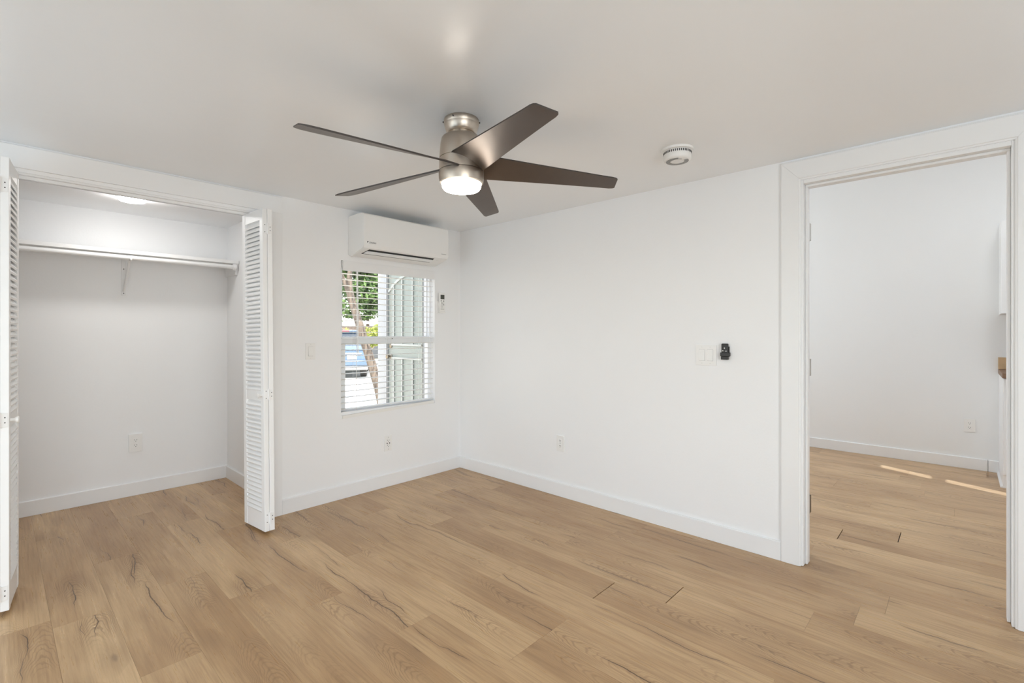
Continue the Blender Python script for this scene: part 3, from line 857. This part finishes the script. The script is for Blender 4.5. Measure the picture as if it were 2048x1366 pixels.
def switch(name, loc, rz, label, w, h, xs):
    t = thing(name, loc, label, 'light switch', rz)
    bm = bm_new(); plate_box(bm, w, h, 0.006, 0.002); obj('cover_plate', bm, PLASTIC, t)
    for x in xs:
        bm = bm_new()
        add_box(bm, x - 0.0170, x + 0.0170, -0.0063, -0.003, -0.0338, 0.0334); fr = obj('rocker_gap', bm, GREYPL, t)  # grey plate painted as the shaded gap around the rocker
        bm = bm_new()
        add_prism(bm, [(-0.0072, 0.0328), (-0.0088, 0.0), (-0.0118, -0.0325), (-0.003, -0.0325), (-0.003, 0.0328)], 'x', x - 0.0163, x + 0.0163)
        obj('rocker', bm, PLASTIC, t)
    for x in xs:
        for z in (0.048, -0.048):
            bm = bm_new(); add_cyl(bm, (x, -0.0068, z), (x, -0.004, z), 0.0026, 12); obj('screw', bm, BUTTON, t)
    return t
switch('light_switch', (1.5045, YW, 1.0925), 0, 'single white rocker switch between the closet door and the window', 0.069, 0.114, (0.0,))
switch('double_light_switch', (XR, 1.110, 1.090), R(-90), 'double white rocker switch on the right wall beside the black remote', 0.121, 0.121, (-0.024, 0.024))

# black remote in a wall cradle
rm = thing('fan_remote', (XR, 0.9985, 1.1135), 'small black remote in a black cradle beside the double switch', 'remote control', R(-90))
bm = bm_new(); add_box(bm, -0.0185, 0.0185, -0.022, -0.006, -0.044, 0.047, 0.005, 3); rb = obj('remote_body', bm, BLACKPL, rm, smooth=40)
bm = bm_new()
add_box(bm, -0.0215, 0.0215, -0.006, 0.0, -0.030, 0.030, 0.001)
add_box(bm, -0.0235, 0.0265, -0.026, 0.0, -0.026, -0.004, 0.002)
add_box(bm, -0.0195, 0.0195, -0.025, -0.004, -0.0455, -0.0265, 0.002)
obj('cradle', bm, BLACKPL, rm)
for x, z in ((0.0, 0.021), (-0.009, 0.006), (0.009, 0.004)):
    bm = bm_new(); add_cyl(bm, (x, -0.0228, z), (x, -0.0215, z), 0.0034, 12); obj('button', bm, BUTTON, rb)
# white air-conditioner remote
ar = thing('air_conditioner_remote', (2.656, YW, 1.484), 'white remote with a small dark screen in a wall holder right of the window', 'remote control')
bm = bm_new(); add_prism(bm, [(0, -0.088), (-0.034, -0.088), (-0.034, -0.080), (-0.010, -0.080), (-0.009, 0.012), (0, 0.014)], 'x', -0.034, 0.034); add_box(bm, -0.034, -0.0295, -0.024, -0.009, -0.080, 0.000); add_box(bm, 0.0295, 0.034, -0.024, -0.009, -0.080, 0.000); obj('holder', bm, PLASTIC, ar)
bm = bm_new(); add_box(bm, -0.0285, 0.0285, -0.0315, -0.010, -0.080, 0.086, 0.005, 3); rb = obj('remote_body', bm, PLASTIC, ar, smooth=40)
bm = bm_new(); add_box(bm, -0.021, 0.021, -0.0325, -0.030, 0.030, 0.068); obj('screen', bm, LCD, rb)
for x, z, w in ((-0.014, 0.017, 0.005), (0.013, 0.013, 0.0055), (-0.010, -0.003, 0.003), (0.002, -0.004, 0.003), (0.014, -0.016, 0.004)):
    bm = bm_new(); add_box(bm, x - w, x + w, -0.0328, -0.030, z - 0.007, z + 0.007, 0.001); obj('button', bm, GREYPL, rb)
bm = bm_new(); add_box(bm, -0.019, 0.008, -0.0330, -0.0310, -0.046, -0.012, 0.0006); obj('flip_cover', bm, BUTTON, rb)
bm = bm_new(); add_box(bm, -0.020, 0.018, -0.0325, -0.0310, -0.058, -0.054); obj('cover_line', bm, GREYPL, rb)

# ------------------------------------------------------------------ air conditioner
ac = thing('air_conditioner', (2.175, YW, 1.80), 'white wall-mounted split air conditioner above the window', 'air conditioner')
AX = 0.3865
prof = [(0.0, 0.287), (-0.150, 0.287), (-0.205, 0.284), (-0.2205, 0.272), (-0.2235, 0.255), (-0.2245, 0.060), (-0.218, 0.034), (-0.205, 0.026), (-0.060, -0.012), (-0.030, -0.010), (0.0, 0.004)]
bm = bm_new(); vs = add_prism(bm, prof, 'x', -AX, AX)
bmesh.ops.bevel(bm, geom=[e for e in bm.edges if abs(e.verts[0].co.x - e.verts[1].co.x) < 1e-6], offset=0.004, segments=2, affect='EDGES')
obj('casing', bm, PLASTIC, ac, smooth=35)
# front panel seam and panel
bm = bm_new(); add_prism(bm, [(-0.2240, 0.276), (-0.2275, 0.270), (-0.2285, 0.060), (-0.2235, 0.042), (-0.218, 0.042), (-0.218, 0.276)], 'x', -AX + 0.001, AX - 0.001)
fp = obj('front_panel', bm, PLASTIC, ac)
# outlet slot on the sloping underside: local frame on the slope
sl0, sl1 = Vector((0, -0.205, 0.026)), Vector((0, -0.060, -0.012))
ey = (sl1 - sl0).normalized(); ez = Vector((0, -ey.z, ey.y)); ez = -ez if ez.z > 0 else ez
Ms = Matrix(((1, 0, 0), (0, ey.y, ez.y), (0, ey.z, ez.z))).to_4x4(); Ms.translation = sl0
bm = bm_new(); add_prism(bm, [(-0.330, 0.001), (0.258, 0.001), (0.272, 0.088), (-0.347, 0.088)], 'z', -0.002, 0.0012, M=Ms); obj('air_outlet', bm, DARK, ac)
bm = bm_new(); add_prism(bm, [(-0.330, 0.028), (0.262, 0.028), (0.270, 0.072), (-0.338, 0.072)], 'z', 0.0014, 0.006, M=Ms); obj('louver_flap', bm, VINYL, ac)
bm = bm_new(); add_box(bm, 0.300, 0.325, 0.030, 0.036, 0.0, 0.0012, M=Ms); obj('indicator', bm, BUTTON, ac)
def text_mesh(name, body, size, m, parent, M, depth=0.0004, shear=0.0):
    cu = bpy.data.curves.new(name, 'FONT'); cu.body = body; cu.size = size; cu.extrude = depth; cu.shear = shear
    tmp = bpy.data.objects.new(name + '_tmp', cu); C.objects.link(tmp)
    dg = bpy.context.evaluated_depsgraph_get(); dg.update()
    me = bpy.data.meshes.new_from_object(tmp.evaluated_get(dg))
    bpy.data.objects.remove(tmp); bpy.data.curves.remove(cu)
    me.transform(M); me.materials.clear(); me.materials.append(m); me.name = name
    o = bpy.data.objects.new(name, me); C.objects.link(o); o.parent = parent
    return o
Mt = Matrix.Translation((-0.345, -0.2288, 0.066)) @ Matrix.Rotation(R(90), 4, 'X')
text_mesh('logo', 'DAIKIN', 0.0165, LOGO, fp, Mt, shear=0.15)
bm = bm_new(); add_prism(bm, [(-0.361, 0.066), (-0.349, 0.080), (-0.361, 0.080)], 'y', -0.2292, -0.2284); obj('logo_mark', bm, LOGO, fp)
bm = bm_new()
for i in range(9): add_box(bm, 0.312 + i * 0.0056, 0.316 + i * 0.0056, -0.2289, -0.2283, 0.064, 0.0685)
obj('marking', bm, GREYPL, fp)

# ------------------------------------------------------------------ window and blind
wn = thing('window_1', ((WX0 + WX1) / 2, YW, WZ0), 'white double-hung window under the air conditioner', 'window', kind='structure')
wx = (WX0 + WX1) / 2
def frame_rect(bm, x0, x1, z0, z1, y0, y1, l, r, b, t):
    add_box(bm, x0, x0 + l, y0, y1, z0, z1); add_box(bm, x1 - r, x1, y0, y1, z0, z1)
    add_box(bm, x0 + l, x1 - r, y0, y1, z0, z0 + b); add_box(bm, x0 + l, x1 - r, y0, y1, z1 - t, z1)
bm = bm_new(); frame_rect(bm, WX0 - wx, WX1 - wx, 0.0222, WZ1 - WZ0, 0.060, 0.121, 0.028, 0.014, 0.0128, 0.025); obj('window_frame', bm, VINYL, wn)
bm = bm_new(); frame_rect(bm, WX0 - wx + 0.028, WX1 - wx - 0.014, 0.565, WZ1 - WZ0 - 0.025, 0.093, 0.115, 0.030, 0.010, 0.038, 0.03); us = obj('upper_sash', bm, VINYL, wn)
bm = bm_new(); add_box(bm, WX0 - wx + 0.056, WX1 - wx - 0.023, 0.103, 0.107, 0.60, WZ1 - WZ0 - 0.053); obj('pane', bm, GLASS, us)
bm = bm_new(); frame_rect(bm, WX0 - wx + 0.028, WX1 - wx - 0.014, 0.035, 0.600, 0.065, 0.091, 0.040, 0.011, 0.024, 0.057); ls = obj('lower_sash', bm, VINYL, wn)
bm = bm_new(); add_box(bm, WX0 - wx + 0.066, WX1 - wx - 0.024, 0.076, 0.080, 0.058, 0.544); obj('pane', bm, GLASS, ls)
bm = bm_new(); add_box(bm, -0.02, 0.042, 0.060, 0.067, 0.580, 0.588, 0.002); obj('sash_lock', bm, VINYL, ls)
bm = bm_new(); add_box(bm, 0.040, 0.048, 0.0595, 0.066, 0.581, 0.587); obj('lock_latch', bm, DARK, ls)
bm = bm_new(); add_box(bm, WX0 - wx, WX1 - wx, 0.003, 0.0598, 0.0222, 0.045, 0.002); obj('window_sill', bm, VINYL, wn)

bl = thing('window_blind', (wx, YW, WZ1), 'cream horizontal slat blind with open slats hanging in the window', 'blind')
bx0, bx1 = WX0 - wx + 0.006, WX1 - wx - 0.008
bm = bm_new(); add_box(bm, bx0 + 0.010, bx1 + 0.0075, -0.0005, 0.006, -0.073, -0.0004, 0.0004); add_box(bm, bx0 + 0.004, bx1, 0.008, 0.055, -0.045, -0.002); obj('valance', bm, TRIM, bl)
zb = [1.664 - 0.0440 * i for i in range(24)]
bm = bm_new()
for z in zb:
    zz = z - WZ1
    add_prism(bm, [(0.006, zz - 0.0012), (0.030, zz + 0.0008), (0.056, zz - 0.0012), (0.056, zz + 0.0012), (0.030, zz + 0.0034), (0.006, zz + 0.0012)], 'x', bx0 + 0.002, bx1 - 0.006)
obj('slats', bm, SLAT, bl)
bm = bm_new(); add_prism(bm, [(bx0 + 0.002, 0.587 - WZ1), (bx1 - 0.012, 0.617 - WZ1), (bx1 - 0.012, 0.640 - WZ1), (bx0 + 0.002, 0.611 - WZ1)], 'y', -0.012, 0.0018); obj('bottom_rail', bm, SLAT, bl)
for x in (-0.305, 0.0, 0.30):
    for dx, y in ((0, 0.005), (0, 0.057), (0.012, 0.031)):
        bm = bm_new(); add_cyl(bm, (x + dx, y, -0.05), (x + dx, y, 0.632 - WZ1), 0.0009, 6); obj('ladder_cord', bm, SLAT, bl)
bm = bm_new()
add_tube(bm, [(1.858 - wx, -0.014, -0.073), (1.860 - wx, -0.014, -0.30), (1.862 - wx, -0.014, 1.075 - WZ1)], [0.0042, 0.0046, 0.0046], 8)
add_tube(bm, [(1.862 - wx, -0.014, 1.078 - WZ1), (1.862 - wx, -0.014, 1.064 - WZ1)], [0.0058, 0.0062], 8)
obj('tilt_wand', bm, VINYL, bl, smooth=40)

# ------------------------------------------------------------------ kitchen pieces
cb = thing('base_cabinet', (XK, -0.237, 0.0), 'white base cabinet under the wooden worktop in the kitchen', 'cabinet')
bm = bm_new(); add_box(bm, -0.555, -0.001, -0.755, 0.0, 0.10, 0.865); add_box(bm, -0.500, -0.001, -0.755, -0.004, 0.001, 0.10); add_box(bm, -0.555, -0.001, -0.018, 0.0, 0.001, 0.10); obj('body', bm, CABINET, cb)
for k in range(2):
    bm = bm_new(); add_box(bm, -0.575, -0.556, -0.375 * (k + 1) + 0.003, -0.375 * k - 0.003, 0.105, 0.862, 0.002); d = obj('door', bm, CABINET, cb)
    bm = bm_new(); add_cyl(bm, (-0.600, -0.375 * k - 0.33, 0.66), (-0.600, -0.375 * k - 0.33, 0.80), 0.005, 10); obj('handle', bm, STEEL, d)
bm = bm_new(); add_prism(bm, [(0.0, 0.001), (0.014, 0.001), (0.010, 0.010), (0.0, 0.016)], 'x', -0.555, -0.016); obj('shoe_moulding', bm, TRIM, cb)
wt_ = thing('worktop', (XK, -0.232, 0.866), 'butcher-block worktop on the white kitchen base cabinet', 'worktop')
bm = bm_new(); add_box(bm, -0.600, -0.001, -0.755, 0.0, 0.0, 0.040, 0.002); obj('slab', bm, BLOCK_EDGE, wt_)
bm = bm_new(); add_box(bm, -0.0195, -0.001, -0.755, 0.0, 0.0405, 0.142, 0.001); obj('backsplash', bm, BLOCK, wt_)
uc = thing('wall_cabinet', (XK, -0.236, 1.378), 'white wall cabinet above the worktop at the right door edge', 'cabinet')
bm = bm_new(); add_box(bm, -0.305, -0.001, -0.755, 0.0, 0.0, 0.765); obj('body', bm, CABINET, uc)
for k in range(2):
    bm = bm_new(); add_box(bm, -0.328, -0.3075, -0.375 * (k + 1) + 0.003, -0.375 * k - 0.001, 0.002, 0.763, 0.002); obj('door', bm, CABINET, uc)
kl = thing('kitchen_ceiling_light', (4.6, -0.45, KH), 'round ceiling light of the kitchen, out of view', 'ceiling light')
bm = bm_new(); add_lathe(bm, [(0, 0), (0.17, 0), (0.175, -0.02), (0.16, -0.035), (0.155, -0.03), (0, -0.03)], 48); obj('trim_ring', bm, PLASTIC, kl, smooth=50)
bm = bm_new(); add_lathe(bm, [(0.154, -0.031), (0.14, -0.055), (0.08, -0.07), (0, -0.073)], 48); obj('diffuser', bm, KLED, kl, smooth=60)

# ------------------------------------------------------------------ outside the window
GZ = -0.42
bm = bm_new(); add_box(bm, -20, 60, YC + 0.10, 70, GZ - 0.1, GZ); add_box(bm, XR, 26, YW + WT + 0.001, YC + 0.10, GZ - 0.1, GZ)
struct('driveway', bm, CONCRETE, 'sunlit pale concrete driveway outside the window', 'driveway')
bm = bm_new(); add_box(bm, -14, 26, -16, YB - WT, GZ - 0.1, GZ)
struct('yard', bm, SOIL, 'bare yard on the other side of the house', 'yard')
bm = bm_new(); add_box(bm, 2.62, 3.6, YW + WT + 0.01, 5.3, 2.62, 2.74)  # unseen slab added above the green door to keep it in shade
struct('sun_shade', bm, FASCIA, 'unseen slab added to keep sun off the green outside door', 'sun_shade')
# return wall of the house with the entry door
RX = 3.60
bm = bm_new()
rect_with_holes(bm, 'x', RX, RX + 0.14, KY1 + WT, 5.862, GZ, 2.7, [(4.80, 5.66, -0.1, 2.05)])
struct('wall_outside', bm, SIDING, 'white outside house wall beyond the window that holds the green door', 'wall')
bm = bm_new()
add_box(bm, RX - 0.022, RX - 0.001, 5.690, 5.862, GZ, 2.7, 0.003); add_box(bm, RX - 0.028, RX - 0.001, 5.640, 5.684, -0.10, 2.10, 0.003)
add_box(bm, RX - 0.028, RX - 0.001, 4.745, 4.822, -0.10, 2.10, 0.003); add_box(bm, RX - 0.028, RX - 0.001, 4.822, 5.640, 2.05, 2.10, 0.003)
struct('trim_8', bm, FASCIA, 'white outside door frame and corner board beside the green door', 'door casing')
ed = thing('door_4', (RX, 4.836, -0.08), 'pale sage-green outside door with an arched moulding seen through the blind', 'door', kind='structure')
bm = bm_new(); add_box(bm, 0.004, 0.044, 0.004, 0.800, 0.0, 2.11, 0.002)
dl = obj('door_leaf', bm, SAGE, ed)
bm = bm_new(); add_box(bm, -0.012, 0.003, -0.012, 0.022, 0.0, 2.12); obj('hinge_gap', bm, BLACKPL, ed)
bm = bm_new()
YF = 5.665 - 4.836
def mould(bm, pts, w=0.020):
    for a, b in zip(pts, pts[1:]):
        a, b = Vector((0, *a)), Vector((0, *b))
        t = (b - a).normalized(); n = Vector((0, -t.z, t.y)) * w / 2
        q = [a - n - t * 0.007, b - n + t * 0.007, b + n + t * 0.007, a + n - t * 0.007]
        v0 = [bm.verts.new(v + Vector((0.0038, 0, 0))) for v in q]; v1 = [bm.verts.new(v + Vector((-0.012, 0, 0))) for v in q]
        for i in range(4): bm.faces.new((v0[i], v0[(i + 1) % 4], v1[(i + 1) % 4], v1[i]))
        bm.faces.new(v1)
zz0 = 0.08
pitch = 0.196
ym = [5.500 - 4.836, 5.306 - 4.836, 5.075 - 4.836]
def arch_z(y):
    c = 0.30; a = min(1.0, abs(y - c) / 0.60)
    return zz0 + 1.965 - 0.30 * a ** 2.0
ar_pts = [(y, arch_z(y)) for y in [0.03 + i * (0.755 / 18) for i in range(19)]]
def strip(bm, pts, w):
    rows = []
    for i, p in enumerate(pts):
        a, b = Vector((0, *pts[max(i - 1, 0)])), Vector((0, *pts[min(i + 1, len(pts) - 1)]))
        t = (b - a).normalized(); n = Vector((0, -t.z, t.y)) * w / 2; c = Vector((0, *p))
        rows.append([bm.verts.new(c - n + Vector((0.0038, 0, 0))), bm.verts.new(c - n + Vector((-0.012, 0, 0))), bm.verts.new(c + n + Vector((-0.012, 0, 0))), bm.verts.new(c + n + Vector((0.0038, 0, 0)))])
    for r0, r1 in zip(rows, rows[1:]):
        for k in range(3): bm.faces.new((r0[k], r0[k + 1], r1[k + 1], r1[k]))
    bm.faces.new(rows[0]); bm.faces.new(rows[-1])
strip(bm, ar_pts, 0.030)
for y in ym:
    mould(bm, [(y, zz0 + 1.08), (y, arch_z(y) - 0.02)], 0.020); mould(bm, [(y, zz0 + 0.12), (y, zz0 + 0.868)], 0.020)
for z in (zz0 + 1.062, zz0 + 0.888):
    mould(bm, [(0.06, z), (0.70, z)], 0.022)
mould(bm, [(0.06, zz0 + 0.10), (0.72, zz0 + 0.10)], 0.03)
obj('moulding', bm, SAGE_MOULD, dl)
for z, kind_ in ((1.045 + 0.08, 'deadbolt'), (0.903 + 0.08, 'door_knob')):
    bm = bm_new()
    Mk = Matrix.Translation((0.004, 0.742, z)) @ Matrix.Rotation(R(-90), 4, 'Y')
    if kind_ == 'deadbolt': pr = [(0, 0), (0.033, 0), (0.033, 0.006), (0.026, 0.014), (0.012, 0.018), (0, 0.018)]
    else: pr = [(0, 0), (0.033, 0), (0.032, 0.006), (0.014, 0.012), (0.012, 0.035), (0.024, 0.045), (0.028, 0.058), (0.024, 0.070), (0.010, 0.076), (0, 0.077)]
    add_lathe(bm, pr, 24, M=Mk); obj(kind_, bm, BRASSY, dl, smooth=40)

# vehicles -----------------------------------------------------------
def view_point(px, depth):
    k = (px - 1024.0) / F_PX
    return depth * (math.sin(YAW) + k * math.cos(YAW)), depth * (math.cos(YAW) - k * math.sin(YAW))

def car(name, loc, heading, label, paint, cat='car'):
    """local: rear bumper at y=0 facing -y, body runs to +y; x across; z up from the ground"""
    t = thing(name, loc, label, cat, heading)
    hw = 0.82
    bm = bm_new()
    # lower body: loft of side profile
    prof = [(0.02, 0.42), (0.0, 0.60), (0.03, 0.78), (0.06, 1.02), (0.9, 1.05), (3.2, 1.03), (4.1, 0.95), (4.35, 0.75), (4.4, 0.45), (4.3, 0.32), (0.12, 0.32)]
    vs = add_prism(bm, prof, 'x', -hw, hw)
    bmesh.ops.bevel(bm, geom=bm.edges[:], offset=0.05, segments=3, affect='EDGES')
    obj('body', bm, paint, t, smooth=50)
    bm = bm_new()
    cab = [(0.06, 1.0), (0.22, 1.62), (0.42, 1.72), (1.9, 1.74), (2.45, 1.66), (3.2, 1.02)]
    n = len(cab)
    L0 = []; R0 = []
    for y, z in cab:
        w = hw - 0.04 - 0.19 * max(0, (z - 1.0)) / 0.74
        L0.append(bm.verts.new((-w, y, z))); R0.append(bm.verts.new((w, y, z)))
    for i in range(n):
        bm.faces.new((L0[i], L0[(i + 1) % n], R0[(i + 1) % n], R0[i]))
    bm.faces.new(L0); bm.faces.new(R0)
    bmesh.ops.bevel(bm, geom=bm.edges[:], offset=0.035, segments=2, affect='EDGES')
    obj('cabin', bm, paint, t, smooth=50)
    bm = bm_new()    # rear window follows the hatch slope
    zt, zl = 1.58, 1.17
    def hy(z): return 0.06 + (z - 1.0) * (0.16 / 0.62) - 0.008
    q = [(-0.60, zl), (0.60, zl), (0.52, zt), (-0.52, zt)]
    v0 = [bm.verts.new((x, hy(z), z)) for x, z in q]; v1 = [bm.verts.new((x, hy(z) + 0.02, z)) for x, z in q]
    bm.faces.new(v0); bm.faces.new(v1)
    for i in range(4): bm.faces.new((v0[i], v0[(i + 1) % 4], v1[(i + 1) % 4], v1[i]))
    for s in (-1, 1):   # side windows
        def sx(z): return s * (hw - 0.04 - 0.19 * (z - 1.0) / 0.74 + 0.006)
        q = [(0.45, 1.08), (2.75, 1.08), (2.25, 1.58), (0.60, 1.58)]
        v0 = [bm.verts.new((sx(z), y, z)) for y, z in q]; v1 = [bm.verts.new((sx(z) - s * 0.02, y, z)) for y, z in q]
        bm.faces.new(v0); bm.faces.new(v1)
        for i in range(4): bm.faces.new((v0[i], v0[(i + 1) % 4], v1[(i + 1) % 4], v1[i]))
    obj('windows', bm, CARGLASS, t)
    bm = bm_new(); add_box(bm, -0.50, 0.50, 0.06, 0.36, 1.66, 1.73, 0.02, 2); sp = obj('spoiler', bm, paint, t, smooth=50)
    bm = bm_new(); add_box(bm, -0.14, 0.14, 0.050, 0.075, 1.675, 1.71, 0.003); obj('brake_light', bm, REDLENS, sp)
    for s in (-1, 1):
        bm = bm_new(); add_box(bm, min(s * 0.62, s * 0.825), max(s * 0.62, s * 0.825), -0.004, 0.20, 1.04, 1.30, 0.02, 2); obj('tail_light', bm, REDLENS, t)
    bm = bm_new(); add_box(bm, -0.84, 0.84, -0.09, 0.25, 0.46, 0.66, 0.045, 3); obj('rear_bumper', bm, paint, t, smooth=50)
    bm = bm_new(); add_box(bm, -0.78, 0.78, -0.05, 0.20, 0.30, 0.47, 0.03, 2); obj('bumper_skirt', bm, CARTRIM, t, smooth=50)
    bm = bm_new(); add_box(bm, -0.30, 0.56, -0.016, 0.05, 0.865, 0.915, 0.012, 2); obj('garnish', bm, CHROME, t, smooth=50)
    bm = bm_new(); add_box(bm, 0.07, 0.40, -0.012, 0.04, 0.68, 0.835, 0.006, 2); pl = obj('licence_plate', bm, PLATEM, t)
    bm = bm_new()
    for i in range(5): add_box(bm, 0.11 + i * 0.052, 0.145 + i * 0.052, -0.015, -0.011, 0.725, 0.765)
    obj('plate_print', bm, PLATETXT, pl)
    for s in (-1, 1):
        for y in (0.85, 3.45):
            bm = bm_new()
            Mw = Matrix.Translation((s * 0.60, y, 0.345)) @ Matrix.Rotation(R(90), 4, 'Y')
            add_lathe(bm, [(0.20, -0.10), (0.31, -0.115), (0.345, -0.09), (0.345, 0.09), (0.31, 0.115), (0.20, 0.10)], 36, M=Mw)
            w = obj('wheel', bm, TYRE, t, smooth=40)
            bm = bm_new(); add_lathe(bm, [(0, 0.06), (0.05, 0.075), (0.19, 0.07), (0.205, 0.095), (0.205, -0.095), (0, -0.06)], 36, M=Mw); obj('rim', bm, STEEL, w, smooth=40)
    return t
cx_, cy_ = view_point(690, 17.0)
car('parked_car', (cx_, cy_, GZ), -math.atan2(cx_, cy_) - R(4), 'pale blue hatchback car parked on the driveway outside the window', CARPAINT)
cx_, cy_ = view_point(918, 25.0)
car('parked_car', (cx_, cy_, GZ), R(43), 'charcoal car standing sideways, half hidden behind the leaning trunk outside the window', CARDARK)

# leaning tree ---------------------------------------------------------
def leaf_cloud(bm, blobs, n, size, rnd):
    tot = sum(b[3] ** 2 for b in blobs)
    for (x, y, z, r) in blobs:
        for _ in range(int(n * r * r / tot)):
            d = Vector((rnd.gauss(0, 1), rnd.gauss(0, 1), rnd.gauss(0, 1))).normalized() * r * rnd.uniform(0.55, 1.0)
            c = Vector((x, y, z)) + Vector((d.x, d.y, d.z * 0.8))
            a = Vector((rnd.gauss(0, 1), rnd.gauss(0, 1), rnd.gauss(0, 0.6))).normalized()
            b = a.cross(Vector((rnd.gauss(0, 1), rnd.gauss(0, 1), rnd.gauss(0, 1)))).normalized()
            s = size * rnd.uniform(0.6, 1.3)
            mid = a.cross(b) * s * 0.12
            q = [c - a * s, c + b * s * 0.42 + mid, c + a * s, c - b * s * 0.42 + mid]
            bm.faces.new([bm.verts.new(v) for v in q])

def vp(px, py, depth):
    x, y = view_point(px, depth)
    return Vector((x, y, EYE - (py - HORIZON) * depth / F_PX))
lean = thing('leaning_tree', (*view_point(764, 10.9), GZ), 'pale leaning forked tree trunk rising in front of the parked blue car', 'tree')
o0 = Vector(lean.location)
bm = bm_new()
D = 10.9
pts = [vp(767, 815, D), vp(757, 775, D), vp(744, 730, D), vp(731, 690, D), vp(721, 655, D), vp(711, 625, D), vp(703, 600, D), vp(698, 575, D), vp(699, 550, D), vp(702, 530, D), vp(700, 480, D)]
add_tube(bm, [p - o0 for p in pts], [0.12, 0.105, 0.10, 0.095, 0.09, 0.085, 0.085, 0.075, 0.055, 0.045, 0.03], 14)
tr = obj('trunk', bm, BARK, lean, smooth=60)
bm = bm_new()
pts = [vp(698, 588, D), vp(690, 565, D), vp(681, 548, D), vp(668, 525, D), vp(650, 480, D)]
add_tube(bm, [p - o0 for p in pts], [0.05, 0.055, 0.05, 0.045, 0.03], 12)
obj('branch', bm, BARK, lean, smooth=60)
def tree(loc, label, blobs, n, size, m, seed, h, name='garden_tree', cat='tree'):
    t = thing(name, loc, label, cat)
    rnd = random.Random(seed)
    bm = bm_new(); add_tube(bm, [(0, 0, 0), (0.05, 0.02, h * 0.5), (0.0, 0.1, h)], [0.16, 0.12, 0.05], 10); obj('trunk', bm, BARK, t, smooth=60)
    bm = bm_new(); leaf_cloud(bm, blobs, n, size, rnd); obj('foliage', bm, m, t)
    return t
def scaled(bl, k): return [tuple(v * k for v in b) for b in bl]
x, y = view_point(735, 39); tree((x, y, GZ), 'leafy green tree directly behind the leaning trunk outside the window', scaled([(0, 0, 3.3, 1.3), (0.8, 0.1, 4.6, 1.4), (-0.8, 0.3, 4.9, 1.3), (1.2, 0, 2.4, 0.9), (0.1, -0.3, 5.8, 1.5), (-0.3, 0, 2.3, 0.8), (0.5, 0.3, 3.6, 1.2)], 1.5), 6500, 0.25, LEAF, 21, 7.0)
x, y = view_point(676, 47); tree((x, y, GZ), 'leafy green tree at the left edge of the window view', scaled([(-0.6, 0, 4.4, 1.2), (0.3, 0.2, 5.4, 1.3), (-1.4, 0, 3.2, 1.1), (0.2, 0, 3.5, 0.75), (0.3, 0, 2.2, 0.9), (-0.6, 0.2, 2.5, 1.0)], 1.75), 4200, 0.26, LEAF, 22, 8.0)
x, y = view_point(800, 56); tree((x, y, GZ), 'leafy green tree mostly hidden behind the outside wall', scaled([(0, 0, 3.5, 1.8), (-1.2, 0, 5.0, 1.7), (1.4, 0, 5, 1.8)], 1.9), 2000, 0.38, LEAF, 23, 8.0)
x, y = view_point(686, 24.6)
t = thing('garden_bush', (x, y, GZ), 'yellow-green bush left of the leaning trunk behind the blue car', 'bush')
bm = bm_new(); leaf_cloud(bm, [(-0.7, 0, 1.15, 0.80), (0.15, 0.1, 1.30, 0.72), (0.3, 0, 0.6, 0.6), (-1.4, 0, 1.0, 0.8)], 1700, 0.10, random.Random(31)); obj('foliage', bm, LEAF_Y, t)
x, y = view_point(752, 30.0)
t = thing('garden_bush', (x, y, GZ), 'yellow-green bush right of the leaning trunk against the white corner board', 'bush')
bm = bm_new(); leaf_cloud(bm, [(-0.3, 0, 1.45, 0.75), (0.6, 0.1, 1.6, 0.85), (0.1, 0, 0.6, 0.8)], 1500, 0.11, random.Random(32)); obj('foliage', bm, LEAF_Y, t)
# low shed with a pale fascia behind the bushes
x, y = view_point(705, 33.0)
s = thing('garden_shed', (x, y, GZ), 'low brown shed with a pale sloping roof edge behind the bushes', 'shed', rz=-math.atan2(x, y))
bm = bm_new(); add_box(bm, -3.4, 2.0, 0.05, 2.4, 0.0, 2.1); obj('wall', bm, SHEDW, s)
bm = bm_new(); add_prism(bm, [(-3.6, 2.90), (2.2, 2.12), (2.2, 2.24), (-3.6, 3.02)], 'y', -0.25, 2.7); rf = obj('roof', bm, ROOFM, s)
bm = bm_new(); add_prism(bm, [(-3.6, 2.84), (2.2, 2.06), (2.2, 2.25), (-3.6, 3.03)], 'y', -0.30, -0.252); obj('fascia', bm, FASCIA, rf)
